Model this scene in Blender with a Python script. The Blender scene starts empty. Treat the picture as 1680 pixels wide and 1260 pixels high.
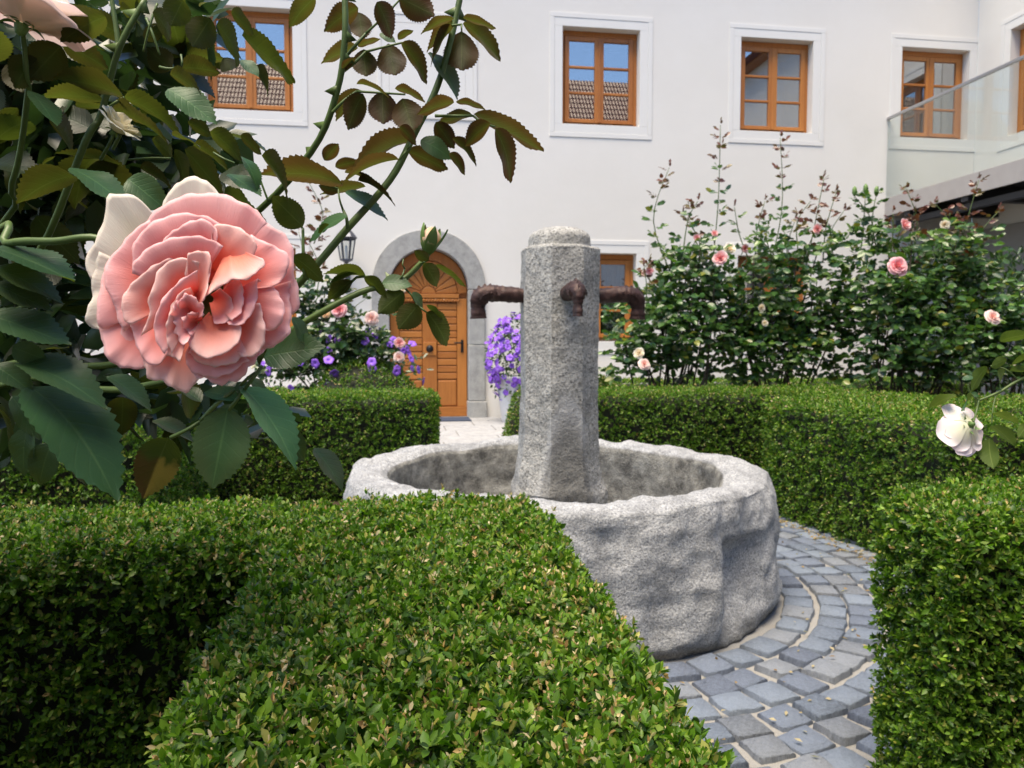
import bpy, bmesh, math, random
import numpy as np
from mathutils import Vector, Matrix
from mathutils.geometry import tessellate_polygon
random.seed(7); rng = np.random.default_rng(7)
SC = bpy.context.scene
COL = SC.collection
R = math.radians

# ------------------------------------------------------------------ camera, world, sun, exposure
CAM_H = 1.05; FPX = 1260.0; PITCH = math.atan(70/1260)
cd = bpy.data.cameras.new('camera'); cam = bpy.data.objects.new('camera', cd); COL.objects.link(cam)
cam.location = (0, 0, CAM_H); cam.rotation_euler = (math.pi/2-PITCH, 0, 0)
cd.sensor_width = 36; cd.lens = 27; cd.clip_start = .02; cd.clip_end = 300
cd.dof.use_dof = True; cd.dof.focus_distance = .58; cd.dof.aperture_fstop = 20; cd.dof.aperture_blades = 7
SC.camera = cam
wd = bpy.data.worlds.new('World'); SC.world = wd; wd.use_nodes = True
SUN_EL, SUN_AZ = 72, -142       # azimuth clockwise from +y
nt = wd.node_tree; bg = nt.nodes['Background']
sky = nt.nodes.new('ShaderNodeTexSky'); sky.sky_type = 'NISHITA'; sky.sun_disc = False
sky.sun_elevation = R(SUN_EL); sky.sun_rotation = R(SUN_AZ); sky.air_density = 1.0; sky.dust_density = .25; sky.ozone_density = 3.5
nt.links.new(sky.outputs[0], bg.inputs[0]); bg.inputs[1].default_value = .055
sd = bpy.data.lights.new('sun', 'SUN'); sd.energy = 1.5; sd.angle = R(42); sd.color = (1, .86, .65)
so = bpy.data.objects.new('sun', sd); COL.objects.link(so)
sdir = Vector((math.sin(R(SUN_AZ))*math.cos(R(SUN_EL)), math.cos(R(SUN_AZ))*math.cos(R(SUN_EL)), math.sin(R(SUN_EL))))
so.rotation_euler = sdir.to_track_quat('Z', 'Y').to_euler(); so.location = (-4, -3, 12)
SC.view_settings.view_transform = 'Standard'; SC.view_settings.look = 'None'
SC.view_settings.gamma = 1; SC.view_settings.exposure = 2.52; SC.view_settings.use_curve_mapping = False
SC.render.engine = 'CYCLES'
SC.cycles.max_bounces = 8; SC.cycles.transparent_max_bounces = 8; SC.cycles.use_denoising = True
SC.cycles.transmission_bounces = 4; SC.cycles.glossy_bounces = 3; SC.cycles.diffuse_bounces = 4

# ------------------------------------------------------------------ helpers
def ray(px, py):
    x = (px-840)/FPX; y = -(py-630)/FPX; c, s = math.cos(PITCH), math.sin(PITCH)
    return Vector((x, c+y*s, -s+y*c))
def P(px, py, d):                     # photo measurement + distance -> point in the garden
    return Vector((0, 0, CAM_H)) + ray(px, py)*d
TH = R(8.4); U = Vector((math.cos(TH), math.sin(TH), 0)); V = Vector((-math.sin(TH), math.cos(TH), 0))
FO = Vector((.18, 3.3, 0)); DO = Vector((-1.109, 10.31, 0))
def frame(o, x, y): z = x.cross(y); return Matrix(((x.x, y.x, z.x, o.x), (x.y, y.y, z.y, o.y), (x.z, y.z, z.z, o.z), (0, 0, 0, 1)))
MH = frame(DO, U, V)                  # house frame: x along the facade, y into the house
MG = frame(FO, U, V)                  # garden frame: fountain at the origin
def G(a, b, z=0): return MG @ Vector((a, b, z))

WM = {}
def put(o, parent=None, M=None):
    M = Matrix.Identity(4) if M is None else M
    COL.objects.link(o); WM[o.name] = M
    if parent is not None:
        o.parent = parent; o.matrix_local = WM[parent.name].inverted() @ M
    else: o.matrix_world = M; o.matrix_local = M
    return o
def tag(o, label=None, cat=None, group=None, kind=None):
    for k, v in (('label', label), ('category', cat), ('group', group), ('kind', kind)):
        if v: o[k] = v
    return o
def thing(name, label, cat, M, group=None):
    if isinstance(M, Vector): M = Matrix.Translation(M)
    return tag(put(bpy.data.objects.new(name, None), None, M), label, cat, group)
def inst(name, mesh, parent, M, color=None):
    o = bpy.data.objects.new(name, mesh); put(o, parent, M)
    if color: o.color = color
    return o

class MB:
    def __init__(s): s.v = []; s.f = []
    def add(s, vs, fs):
        n = len(s.v); s.v += [tuple(p) for p in vs]; s.f += [tuple(i+n for i in f) for f in fs]
    def box(s, x0, x1, y0, y1, z0, z1):
        s.add([(x0,y0,z0),(x1,y0,z0),(x1,y1,z0),(x0,y1,z0),(x0,y0,z1),(x1,y0,z1),(x1,y1,z1),(x0,y1,z1)],
              [(0,3,2,1),(4,5,6,7),(0,1,5,4),(1,2,6,5),(2,3,7,6),(3,0,4,7)]); return s
    def prism_xz(s, pts, y0, y1):      # outline in x,z (counter-clockwise seen from -y), from y0 (front) to y1
        n = len(pts); vs = [(p[0], y0, p[1]) for p in pts]+[(p[0], y1, p[1]) for p in pts]
        s.add(vs, [tuple(range(n)), tuple(range(2*n-1, n-1, -1))]+[(i, n+i, n+(i+1) % n, (i+1) % n) for i in range(n)]); return s
    def prism_xy(s, pts, z0, z1):
        n = len(pts); vs = [(p[0], p[1], z0) for p in pts]+[(p[0], p[1], z1) for p in pts]
        s.add(vs, [tuple(range(n-1, -1, -1)), tuple(range(n, 2*n))]+[(i, (i+1) % n, n+(i+1) % n, n+i) for i in range(n)]); return s
    def tube(s, pts, rad, n=8, cap=True):
        pts = [Vector(p) for p in pts]; rad = rad if isinstance(rad, (list, tuple)) else [rad]*len(pts)
        vs = []; fs = []; pn = None
        for i, p in enumerate(pts):
            t = (pts[min(i+1, len(pts)-1)]-pts[max(i-1, 0)]).normalized()
            if pn is None: pn = t.orthogonal().normalized()
            pn = (pn-t*pn.dot(t)).normalized(); b = t.cross(pn)
            for k in range(n):
                a = 2*math.pi*k/n; vs.append(p+(pn*math.cos(a)+b*math.sin(a))*rad[i])
        for i in range(len(pts)-1):
            for k in range(n): fs.append((i*n+k, i*n+(k+1) % n, (i+1)*n+(k+1) % n, (i+1)*n+k))
        if cap: fs += [tuple(range(n-1, -1, -1)), tuple(range((len(pts)-1)*n, len(pts)*n))]
        s.add(vs, fs); return s
    def lathe(s, prof, n=32, c=(0, 0, 0)):
        vs = []; fs = []
        for r, z in prof:
            for k in range(n): a = 2*math.pi*k/n; vs.append((c[0]+r*math.cos(a), c[1]+r*math.sin(a), c[2]+z))
        for i in range(len(prof)-1):
            for k in range(n): fs.append((i*n+k, i*n+(k+1) % n, (i+1)*n+(k+1) % n, (i+1)*n+k))
        s.add(vs, fs); return s
    def mesh(s, name, m, smooth=False):
        me = bpy.data.meshes.new(name); me.from_pydata(s.v, [], s.f); me.materials.append(m)
        if smooth: me.polygons.foreach_set('use_smooth', [True]*len(me.polygons))
        me.update(); return me
    def obj(s, name, m, parent=None, M=None, smooth=False, bevel=0, seg=1):
        o = bpy.data.objects.new(name, s.mesh(name, m, smooth)); put(o, parent, M)
        if bevel:
            b = o.modifiers.new('bevel', 'BEVEL'); b.width = bevel; b.segments = seg; b.limit_method = 'ANGLE'; b.angle_limit = R(40)
        return o

def np_mesh(name, v, tri, m, smooth=True, col=None, quads=False, uv=None):
    k = 4 if quads else 3; nf = len(tri)
    me = bpy.data.meshes.new(name); me.vertices.add(len(v)); me.loops.add(nf*k); me.polygons.add(nf)
    me.vertices.foreach_set('co', np.ascontiguousarray(v, dtype=np.float32).ravel())
    me.loops.foreach_set('vertex_index', np.ascontiguousarray(tri, dtype=np.int32).ravel())
    me.polygons.foreach_set('loop_start', np.arange(0, nf*k, k, dtype=np.int32))
    me.update(calc_edges=True)
    if smooth: me.polygons.foreach_set('use_smooth', np.ones(nf, dtype=bool))
    if col is not None:
        a = me.color_attributes.new('Col', 'FLOAT_COLOR', 'POINT')
        c = np.ones((len(v), 4), dtype=np.float32); c[:, :3] = col; a.data.foreach_set('color', c.ravel())
    if uv is not None:
        l = me.uv_layers.new(name='UVMap'); idx = np.ascontiguousarray(tri).ravel()
        l.data.foreach_set('uv', np.ascontiguousarray(uv[idx], dtype=np.float32).ravel())
    me.materials.append(m); me.validate(); return me

def _h(i, j, k, s):
    n = (i*374761393+j*668265263+k*2147483647+s*974634777) & 0xffffffff
    n = ((n ^ (n >> 13))*1274126177) & 0xffffffff
    return ((n ^ (n >> 16)) & 0xffff)/32767.5-1
def noise(p, sc=1.0, s=0):             # value noise, -1..1
    p = np.asarray(p, dtype=np.float64)*sc; i = np.floor(p).astype(np.int64); f = p-i; f = f*f*(3-2*f); r = 0
    for a in (0, 1):
        for b in (0, 1):
            for c in (0, 1):
                w = (f[:, 0] if a else 1-f[:, 0])*(f[:, 1] if b else 1-f[:, 1])*(f[:, 2] if c else 1-f[:, 2])
                r = r+w*_h(i[:, 0]+a, i[:, 1]+b, i[:, 2]+c, s)
    return r
def fbm(p, sc, o=4, s=0):
    r = 0; a = 1.0
    for k in range(o): r = r+a*noise(p, sc*2**k, s+k); a *= .5
    return r
def unit(a): return a/np.maximum(np.linalg.norm(a, axis=1, keepdims=True), 1e-9)

# ------------------------------------------------------------------ materials
class Mat:
    def __init__(s, name, rough=.6, spec=.5):
        s.m = bpy.data.materials.new(name); s.m.use_nodes = True; s.t = s.m.node_tree; s.b = s.t.nodes['Principled BSDF']
        s.b.inputs['Roughness'].default_value = rough; s.b.inputs['Specular IOR Level'].default_value = spec
    def n(s, ty, **kw):
        q = s.t.nodes.new('ShaderNode'+ty)
        for k, v in kw.items():
            if k.startswith('i_'): q.inputs[k[2:].replace('_', ' ')].default_value = v
            else: setattr(q, k, v)
        return q
    def l(s, a, b): s.t.links.new(a, b)
    def coord(s, kind='Object', scale=None):
        c = s.n('TexCoord').outputs[kind]
        if scale: mp = s.n('Mapping'); mp.inputs['Scale'].default_value = scale; s.l(c, mp.inputs[0]); c = mp.outputs[0]
        return c
    def noise(s, sc, det=4, rough=.55, vec=None):
        q = s.n('TexNoise'); q.inputs['Scale'].default_value = sc; q.inputs['Detail'].default_value = det; q.inputs['Roughness'].default_value = rough
        if vec is not None: s.l(vec, q.inputs['Vector'])
        return q.outputs['Fac']
    def ramp(s, fac, stops):
        q = s.n('ValToRGB'); e = q.color_ramp.elements
        while len(e) > len(stops): e.remove(e[-1])
        while len(e) < len(stops): e.new(1)
        for x, (p, c) in zip(e, stops): x.position = p; x.color = (*c, 1) if not isinstance(c, (int, float)) else (c, c, c, 1)
        s.l(fac, q.inputs[0]); return q.outputs[0]
    def mix(s, fac, a, b, mode='MIX'):
        q = s.n('Mix', data_type='RGBA', blend_type=mode)
        for v, i in ((fac, 0), (a, 6), (b, 7)):
            if isinstance(v, (int, float)): q.inputs[i].default_value = v
            elif isinstance(v, tuple): q.inputs[i].default_value = (*v, 1)
            else: s.l(v, q.inputs[i])
        return q.outputs[2]
    def math(s, op, a, b=0.0, c=None):
        q = s.n('Math', operation=op)
        for i, v in enumerate((a, b) if c is None else (a, b, c)):
            if isinstance(v, (int, float)): q.inputs[i].default_value = v
            else: s.l(v, q.inputs[i])
        return q.outputs[0]
    def color(s, c):
        if isinstance(c, tuple): s.b.inputs['Base Color'].default_value = (*c, 1)
        else: s.l(c, s.b.inputs['Base Color'])
    def bump(s, h, dist=.002, strength=1):
        q = s.n('Bump'); q.inputs['Distance'].default_value = dist; q.inputs['Strength'].default_value = strength
        s.l(h, q.inputs['Height']); s.l(q.outputs[0], s.b.inputs['Normal']); return q.outputs[0]
    def translucent(s, color, fac, normal=None):
        tr = s.n('BsdfTranslucent'); mx = s.n('MixShader'); out = s.t.nodes['Material Output']
        if isinstance(color, tuple): tr.inputs[0].default_value = (*color, 1)
        else: s.l(color, tr.inputs[0])
        if normal is not None: s.l(normal, tr.inputs['Normal'])
        mx.inputs[0].default_value = fac; s.l(s.b.outputs[0], mx.inputs[1]); s.l(tr.outputs[0], mx.inputs[2]); s.l(mx.outputs[0], out.inputs[0])

def simple(name, c, rough=.6, metal=0, var=.12, sc=8):
    k = Mat(name, rough); f = k.noise(sc, 5, .6, k.coord())
    k.color(k.mix(f, tuple(x*(1-var) for x in c), tuple(min(1, x*(1+var)) for x in c))); k.b.inputs['Metallic'].default_value = metal
    return k.m
k = Mat('plaster', .9, .2); c = k.coord()
w = k.ramp(k.noise(.7, 6, .6, c), [(.3, (.735, .708, .66)), (.7, (.782, .758, .718))])
w = k.mix(k.ramp(k.noise(4, 6, .7, c), [(.62, 0), (.8, .12)]), w, (.68, .64, .58)); k.color(w)
k.bump(k.math('ADD', k.noise(140, 3, .6, c), k.math('MULTIPLY', k.noise(5, 4, .5, c), 3.0)), .002, .5); M_PLASTER = k.m
k = Mat('trim_paint', .75, .3); c = k.coord(); k.color(k.mix(k.noise(3, 5, .6, c), (.735, .72, .69), (.785, .772, .742))); k.bump(k.noise(90, 3, .6, c), .001, .4); M_TRIM = k.m
def wood(name, scale, dark, light):
    k = Mat(name, .42, .45); c = k.coord('Object', scale)
    g = k.noise(5, 6, .65, c); g2 = k.noise(26, 4, .6, c)
    o = k.n('ObjectInfo'); jit = k.math('MULTIPLY_ADD', o.outputs['Random'], .36, -.18)
    f = k.math('ADD', k.math('MULTIPLY_ADD', g, .75, k.math('MULTIPLY', g2, .3)), jit)
    k.color(k.ramp(f, [(.2, dark), (.8, light)])); k.bump(g2, .0008, .5); return k.m
M_WOODV = wood('oiled_wood_upright', (9, 9, .8), (.31, .102, .020), (.52, .20, .043))
M_WOODH = wood('oiled_wood_level', (.8, 9, 9), (.31, .102, .020), (.52, .20, .043))
M_DARKWOOD = simple('dark_wood', (.05, .03, .018), .6)
def granite(name, lo, mid, hi, stain=None, bump=.003, spk=110, dirt_z=None, dk=.6, inner=None, splash=False):
    k = Mat(name, .85, .25); c = k.coord()
    n1 = k.noise(spk, 3, .75, c); n2 = k.noise(spk*.42, 4, .7, c)
    base = k.ramp(n1, [(.30, lo), (.45, mid), (.58, hi), (.75, tuple(min(1, x*1.12) for x in hi))])
    vo = k.n('TexVoronoi'); vo.inputs['Scale'].default_value = spk*1.5; k.l(c, vo.inputs['Vector'])
    base = k.mix(k.ramp(vo.outputs['Color'], [(.16, dk), (.30, 0)]), base, tuple(x*.5 for x in lo))
    n3 = k.noise(9, 6, .7, c); base = k.mix(k.ramp(n3, [(.40, 0), (.68, .62)]), base, tuple(x*.75 for x in lo)); base = k.mix(k.ramp(k.noise(17, 5, .7, c), [(.55, 0), (.75, .4)]), base, tuple(min(1, x*1.15) for x in hi))
    base = k.mix(k.ramp(n2, [(.45, 0), (.7, .35)]), base, tuple(x*.75 for x in mid))
    if stain:
        base = k.mix(k.ramp(k.noise(3.2, 6, .65, c), [(.48, 0), (.72, .75)]), base, stain)
    if inner:                          # lime and algae where the water stands
        at = k.n('Attribute', attribute_name='Col'); f_ = k.ramp(k.math('ADD', at.outputs['Fac'], k.math('MULTIPLY_ADD', n3, .5, -.25)), [(.3, 0), (.7, .9)])
        base = k.mix(f_, base, k.ramp(k.math('ADD', k.noise(11, 6, .7, c), k.math('MULTIPLY_ADD', n1, .3, -.15)), [(.36, inner[0]), (.5, inner[1]), (.66, inner[2])]))
    if dirt_z:                         # algae and splash stains in a ragged band of their own
        sep = k.n('SeparateXYZ'); k.l(c, sep.inputs[0])
        h = k.math('ADD', sep.outputs[2], k.math('MULTIPLY', k.noise(6, 5, .65, c), dirt_z[1]))
        base = k.mix(k.ramp(h, [(dirt_z[0]*.6, dirt_z[3]), (dirt_z[0]*1.3, 0)]), base, dirt_z[2])
    if splash:                         # wet streak with a lime rim left by the front spout
        sp = k.n('SeparateXYZ'); k.l(c, sp.inputs[0]); x_ = k.math('SUBTRACT', sp.outputs[0], .022); wob = k.math('MULTIPLY_ADD', k.noise(14, 4, .6, c), .10, -.05)
        zz = k.math('ADD', k.math('ADD', sp.outputs[2], wob), k.math('MULTIPLY', k.math('MULTIPLY', x_, x_), 22.0)); fr = k.ramp(k.math('MULTIPLY', sp.outputs[1], -1.0), [(.165, 0), (.185, 1)])
        base = k.mix(k.math('MULTIPLY', fr, k.ramp(zz, [(.62, .0), (.72, .6), (.80, .75), (.86, 0)])), base, (.40, .40, .40))
        base = k.mix(k.math('MULTIPLY', fr, k.ramp(zz, [(.50, .75), (.70, .55), (.78, 0)])), base, (.085, .083, .078))
    k.color(base); k.bump(k.math('ADD', n1, k.math('MULTIPLY', k.noise(28, 5, .65, c), 2.2)), bump, .9); return k.m
M_BASIN = granite('basin_granite', (.15, .155, .165), (.33, .335, .345), (.50, .505, .51), None, .006, 140, (.14, .20, (.075, .073, .066), .9), .5, ((.07, .067, .06), (.20, .195, .175), (.35, .345, .315)))
M_BASININ = granite('basin_inner_granite', (.14, .135, .12), (.31, .295, .255), (.44, .42, .36), (.11, .098, .072), .004, 120)
M_PILLAR = granite('pillar_granite', (.16, .158, .15), (.33, .325, .305), (.48, .47, .445), None, .006, 95, None, .8, None, True)
M_STONE = granite('door_stone', (.29, .288, .28), (.41, .405, .385), (.48, .475, .455), None, .002, 200)
M_SLAB = granite('forecourt_stone', (.26, .265, .28), (.36, .365, .38), (.42, .42, .43), None, .002, 120)
M_COBBLE = []
for i, (a, b) in enumerate((((.095, .118, .16), (.22, .26, .325)), ((.085, .10, .14), (.185, .22, .285)), ((.115, .13, .155), (.25, .272, .31)))):
    k = Mat('cobble_granite', .7, .4); c = k.coord(); o = k.n('ObjectInfo')
    f = k.math('MULTIPLY_ADD', o.outputs['Random'], .3, -.15)
    f = k.math('ADD', k.noise(3.2, 4, .8, k.coord('Object', (12, 12, 40))), f); f2 = k.noise(7, 5, .65, c)
    base = k.mix(k.ramp(f2, [(.4, 0), (.75, .5)]), k.ramp(f, [(.3, a), (.7, b)]), tuple(x*1.25 for x in b)); k.color(base)
    k.bump(k.math('ADD', f2, k.math('MULTIPLY', k.noise(34, 4, .7, c), .6)), .012, .9); M_COBBLE.append(k.m)
k = Mat('joint_sand', .95, .1); c = k.coord()
k.color(k.mix(k.ramp(k.noise(9, 6, .7, c), [(.45, 0), (.8, .6)]), k.ramp(k.noise(260, 4, .7, c), [(.3, (.185, .18, .17)), (.7, (.32, .312, .298))]), (.22, .19, .15)))
k.bump(k.noise(180, 4, .7, c), .003, .9); M_SAND = k.m
k = Mat('bed_soil', .95, .1); c = k.coord(); k.color(k.ramp(k.noise(25, 6, .7, c), [(.3, (.03, .021, .014)), (.7, (.085, .062, .042))])); k.bump(k.noise(40, 6, .7, c), .02, 1); M_SOIL = k.m
k = Mat('rusty_iron', .55, .5); c = k.coord(); k.color(k.ramp(k.noise(45, 6, .65, c), [(.3, (.022, .011, .009)), (.55, (.048, .021, .017)), (.75, (.085, .042, .033))]))
k.b.inputs['Metallic'].default_value = .35; k.bump(k.noise(160, 4, .7, c), .0015, .8); M_IRON = k.m
M_BLACK = simple('black_iron', (.02, .02, .022), .45, .6)
M_LEAD = simple('lantern_metal', (.09, .095, .12), .4, .7)
M_ALU = simple('brushed_metal', (.42, .42, .43), .35, .8)
M_FASCIA = simple('painted_fascia', (.36, .335, .32), .6)
M_DARKSTEEL = simple('dark_steel', (.03, .03, .034), .5, .2)
M_GREYWALL = simple('grey_wall', (.27, .255, .245), .9)
M_MAT = simple('doormat_fibre', (.035, .05, .09), .95, 0, .4, 120)
M_POT = simple('pot_glaze', (.62, .62, .63), .5)
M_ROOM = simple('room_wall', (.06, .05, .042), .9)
M_CURTAIN = simple('curtain_cloth', (.42, .42, .44), .9)
M_TILE = wood('clay_tile', (.5, 30, 12), (.075, .020, .011), (.17, .052, .028))
M_DARKCORE = simple('dark_core', (.014, .016, .007), .9, 0, .4, 60)  # near-black filler inside the hedges; its colour stands in for shade between leaves
def glass(name, refl, tint, rough=.0):
    k = Mat(name); out = k.t.nodes['Material Output']; k.t.nodes.remove(k.b)
    tr = k.n('BsdfTransparent'); tr.inputs[0].default_value = (*tint, 1); gl = k.n('BsdfGlossy'); gl.inputs['Roughness'].default_value = rough
    fr = k.n('LayerWeight'); fr.inputs[0].default_value = .5; mx = k.n('MixShader'); k.l(k.math('MULTIPLY_ADD', k.math('POWER', fr.outputs['Facing'], 4.0), .5, refl), mx.inputs[0])
    k.l(tr.outputs[0], mx.inputs[1]); k.l(gl.outputs[0], mx.inputs[2]); k.l(mx.outputs[0], out.inputs[0]); return k.m
M_PANE = glass('window_glass', .40, (.75, .78, .78)); M_RAILGLASS = glass('railing_glass', .06, (.90, .93, .92)); M_LAMPGLASS = glass('lantern_glass', .05, (.9, .92, .92))
def attr_leaf(name, rough, trans, spec=.5, gain=1.0, tint=(1.5, 1.6, .7)):
    k = Mat(name, rough, spec); a = k.n('Attribute', attribute_name='Col'); k.color(a.outputs['Color'])
    k.translucent(k.mix(1.0, a.outputs['Color'], tuple(x*gain for x in tint), 'MULTIPLY'), trans); return k.m
M_BOX = attr_leaf('boxwood_leaf', .42, .30, .34, 1.0, (1.3, 1.65, .5))
M_ROSEBG = attr_leaf('rose_leaf_far', .3, .25, .6)
M_PETALBG = attr_leaf('petal_far', .6, .3, .2, 1, (1, .86, .82))
M_PETUNIA = simple('petunia_petal', (.23, .085, .56), .55, 0, .3, 30)

# rose leaf: UV x = -1..1 across, y = 0..1 along; object colour r = redness, g = brightness, b = withered patch
k = Mat('rose_leaf', .40, .32); uv = k.n('UVMap').outputs[0]; sp = k.n('SeparateXYZ'); k.l(uv, sp.inputs[0]); c = k.coord()
ax = k.math('ABSOLUTE', k.math('MULTIPLY_ADD', sp.outputs[0], 2.0, -1.0)); oi = k.n('ObjectInfo'); oc = k.n('SeparateColor'); k.l(oi.outputs['Color'], oc.inputs[0])
vph = k.math('MULTIPLY_ADD', ax, -.24, sp.outputs[1])
vein = k.math('ABSOLUTE', k.math('SINE', k.math('MULTIPLY', vph, 24.0)))          # 0 on a side vein
fine = k.noise(18, 4, .7, k.coord('UV', (2.2, 2.8, 1)))
mid = k.ramp(ax, [(.0, 1), (.07, 0)]); sv = k.ramp(vein, [(.0, .35), (.16, 0)])
veins = k.math('MAXIMUM', mid, sv)
top = k.mix(fine, (.010, .034, .014), (.022, .060, .022)); top = k.mix(k.math('MULTIPLY', veins, .3), top, (.075, .14, .05))
edge = k.math('MULTIPLY', k.ramp(k.math('ADD', ax, k.math('MULTIPLY', fine, .35)), [(.15, .35), (.85, 1)]), oc.outputs[0])
top = k.mix(k.math('MULTIPLY', edge, .6), top, (.075, .026, .018))
und = k.mix(fine, (.018, .031, .007), (.036, .052, .012)); und = k.mix(k.math('MULTIPLY', veins, .35), und, (.11, .13, .04)); und = k.mix(k.math('MULTIPLY', edge, .85), und, (.045, .012, .007))
bf = k.n('NewGeometry').outputs['Backfacing']
both = k.mix(bf, top, und)
patch = k.math('MULTIPLY', k.ramp(k.math('ADD', sp.outputs[1], k.math('MULTIPLY', k.noise(4, 3, .5, k.coord('UV')), .5)), [(.55, 0), (.68, 1)]), oc.outputs[2])
both = k.mix(patch, both, k.mix(k.ramp(sp.outputs[0], [(.45, 0), (.52, 1)]), (.05, .018, .008), (.27, .19, .04)))
gn = k.n('Mix', data_type='RGBA', blend_type='MULTIPLY'); gn.inputs[0].default_value = 1; k.l(both, gn.inputs[6]); cg = k.n('CombineColor')
for i in range(3): k.l(oc.outputs[1], cg.inputs[i])
k.l(cg.outputs[0], gn.inputs[7]); k.color(gn.outputs[2])
h = k.math('ADD', k.math('MULTIPLY', k.ramp(vein, [(0, 0), (.45, 1)]), 1.0), k.math('MULTIPLY', fine, .9)); h = k.math('SUBTRACT', h, k.math('MULTIPLY', mid, .9))
nb = k.bump(h, .00013, .6)
k.l(k.math('MULTIPLY_ADD', fine, .3, .26), k.b.inputs['Roughness'])
tc = k.mix(k.math('MULTIPLY', edge, .7), k.mix(k.math('MULTIPLY', veins, .35), (.13, .20, .02), (.22, .28, .06)), (.16, .05, .02)); k.l(k.math('MULTIPLY_ADD', bf, -.24, .32), k.b.inputs['Specular IOR Level']); k.translucent(tc, .27, nb); M_ROSELEAF = k.m
k = Mat('cane_bark', .45, .4); c = k.coord(); k.color(k.ramp(k.noise(30, 5, .6, c), [(.3, (.045, .08, .018)), (.62, (.085, .135, .033)), (.8, (.11, .075, .04))])); k.bump(k.noise(90, 4, .6, c), .0006, .6); M_CANE = k.m
M_CANEDARK = simple('old_cane', (.055, .042, .028), .8)
k = Mat('rose_petal', .5, .25); a = k.n('Attribute', attribute_name='Col'); uv = k.coord('UV', (26, 1.6, 1))
st = k.noise(3, 4, .6, uv); pc = k.mix(k.ramp(st, [(.4, 0), (.75, .16)]), a.outputs['Color'], (.94, .62, .58)); k.color(pc)
k.b.inputs['Sheen Weight'].default_value = .12; nb = k.bump(st, .0006, .5); k.translucent(k.mix(1.0, pc, (1.0, .88, .84), 'MULTIPLY'), .42); M_PETAL = k.m
k = Mat('sepal', .5, .4); c = k.coord(); k.color(k.ramp(k.noise(60, 4, .6, c), [(.3, (.07, .14, .03)), (.7, (.16, .26, .07))])); M_SEPAL = k.m
# ------------------------------------------------------------------ ground, paving
g = MB(); g.box(-70, 70, -70, 70, -.6, 0); tag(g.obj('ground', M_SOIL), kind='structure')
def disc(r, n=72): return [(r*math.cos(2*math.pi*i/n), r*math.sin(2*math.pi*i/n)) for i in range(n)]
pv = MB(); pv.v = [(x, y, .004) for x, y in disc(2.0)]; pv.f = [tuple(range(72))]
paving = tag(pv.obj('paving', M_SAND, None, MG), kind='structure')
pp = MB(); pp.v = [(-.45, -5.5, .008), (.45, -5.5, .008), (.45, -1.2, .008), (-.45, -1.2, .008)]; pp.f = [(0, 1, 2, 3)]
path = tag(pp.obj('garden_path', M_SAND, None, MG), kind='structure')
cob_me = []
for i in range(9):
    m = MB(); rr = random.Random(40+i); vs = []
    cj = [(rr.uniform(-.06, .06), rr.uniform(-.06, .06)) for _ in range(4)]; tz = [rr.uniform(-.004, .003) for _ in range(4)]; eb = [(rr.uniform(-.02, .045), rr.uniform(-.02, .045)) for _ in range(4)]
    for ins, z in ((.0, -.012), (.010, .006), (.045, .0098)):
        for q, (sx, sy) in enumerate(((-1, -1), (1, -1), (1, 1), (-1, 1))):
            vs.append((sx*(.5-ins)+cj[q][0]*.8, sy*(.5-ins)+cj[q][1]*.8, z+(tz[q] if z > .001 else 0)))
            nx = ((-1, -1), (1, -1), (1, 1), (-1, 1))[(q+1) % 4]; nj = cj[(q+1) % 4]   # a vertex half way along each edge
            for f_ in (.36, .7):
                b = eb[q][f_ > .5]+rr.uniform(-.012, .012)*(ins > .03); mx, my = sx+(nx[0]-sx)*f_, sy+(nx[1]-sy)*f_; e_ = .5-ins+b
                vs.append((mx*(e_ if abs(mx) == 1 else .5-ins)+(cj[q][0]*(1-f_)+nj[0]*f_)*.8, my*(e_ if abs(my) == 1 else .5-ins)+(cj[q][1]*(1-f_)+nj[1]*f_)*.8, z+((tz[q]*(1-f_)+tz[(q+1) % 4]*f_)+rr.uniform(-.0015, .0022) if z > .001 else 0)))
    fs = [(r*12+k, r*12+(k+1) % 12, r*12+12+(k+1) % 12, r*12+12+k) for r in range(2) for k in range(12)]
    vs.append((rr.uniform(-.1, .1), rr.uniform(-.1, .1), .0104+rr.uniform(-.0012, .0012)))
    fs += [(24+k, 24+(k+1) % 12, 36) for k in range(12)]
    m.add(vs, fs); cob_me.append(m.mesh('cobble', M_COBBLE[i % 3], True))
hid = MB(); nc = 0
row = 0; r = 1.005
while r < 2.55:
    d = random.Random(row).uniform(.110, .126); n = int(2*math.pi*r/.130); ph = random.Random(row+9).random()
    for i in range(n):
        a = 2*math.pi*(i+ph)/n + random.uniform(-.012, .012); x, y = r*math.cos(a), r*math.sin(a); dg = math.degrees(a) % 360
        inpath = y < -1.2 and abs(x) < .46
        if r > 1.92 and not inpath: continue
        w, h = 2*math.pi*r/n-random.uniform(.015, .024), d-random.uniform(.012, .019)
        M = MG @ Matrix.Translation((x, y, .012+random.uniform(-.003, .003))) @ Matrix.Rotation(a+random.uniform(-.05, .05)+random.choice((0, math.pi)), 4, 'Z') @ Matrix.Rotation(random.uniform(-.03, .03), 4, 'X') @ Matrix.Diagonal((h, w, 1, 1))
        if (dg > 270 or dg < 48) and nc < 299:
            inst('cobble', random.choice(cob_me), path if inpath and r > 1.6 else paving, M); nc += 1
        else:
            q = MG.inverted() @ M; hid.add([q @ v.co for v in cob_me[0].vertices], [tuple(p.vertices) for p in cob_me[0].polygons])
    row += 1; r += d
tag(hid.obj('cobbles', M_COBBLE[0], paving, MG), kind='stuff')
fc = MB(); fc.v = [(-3.2, -4.6, .006), (3.0, -4.6, .006), (3.0, 0, .006), (-3.2, 0, .006)]; fc.f = [(0, 1, 2, 3)]
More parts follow.
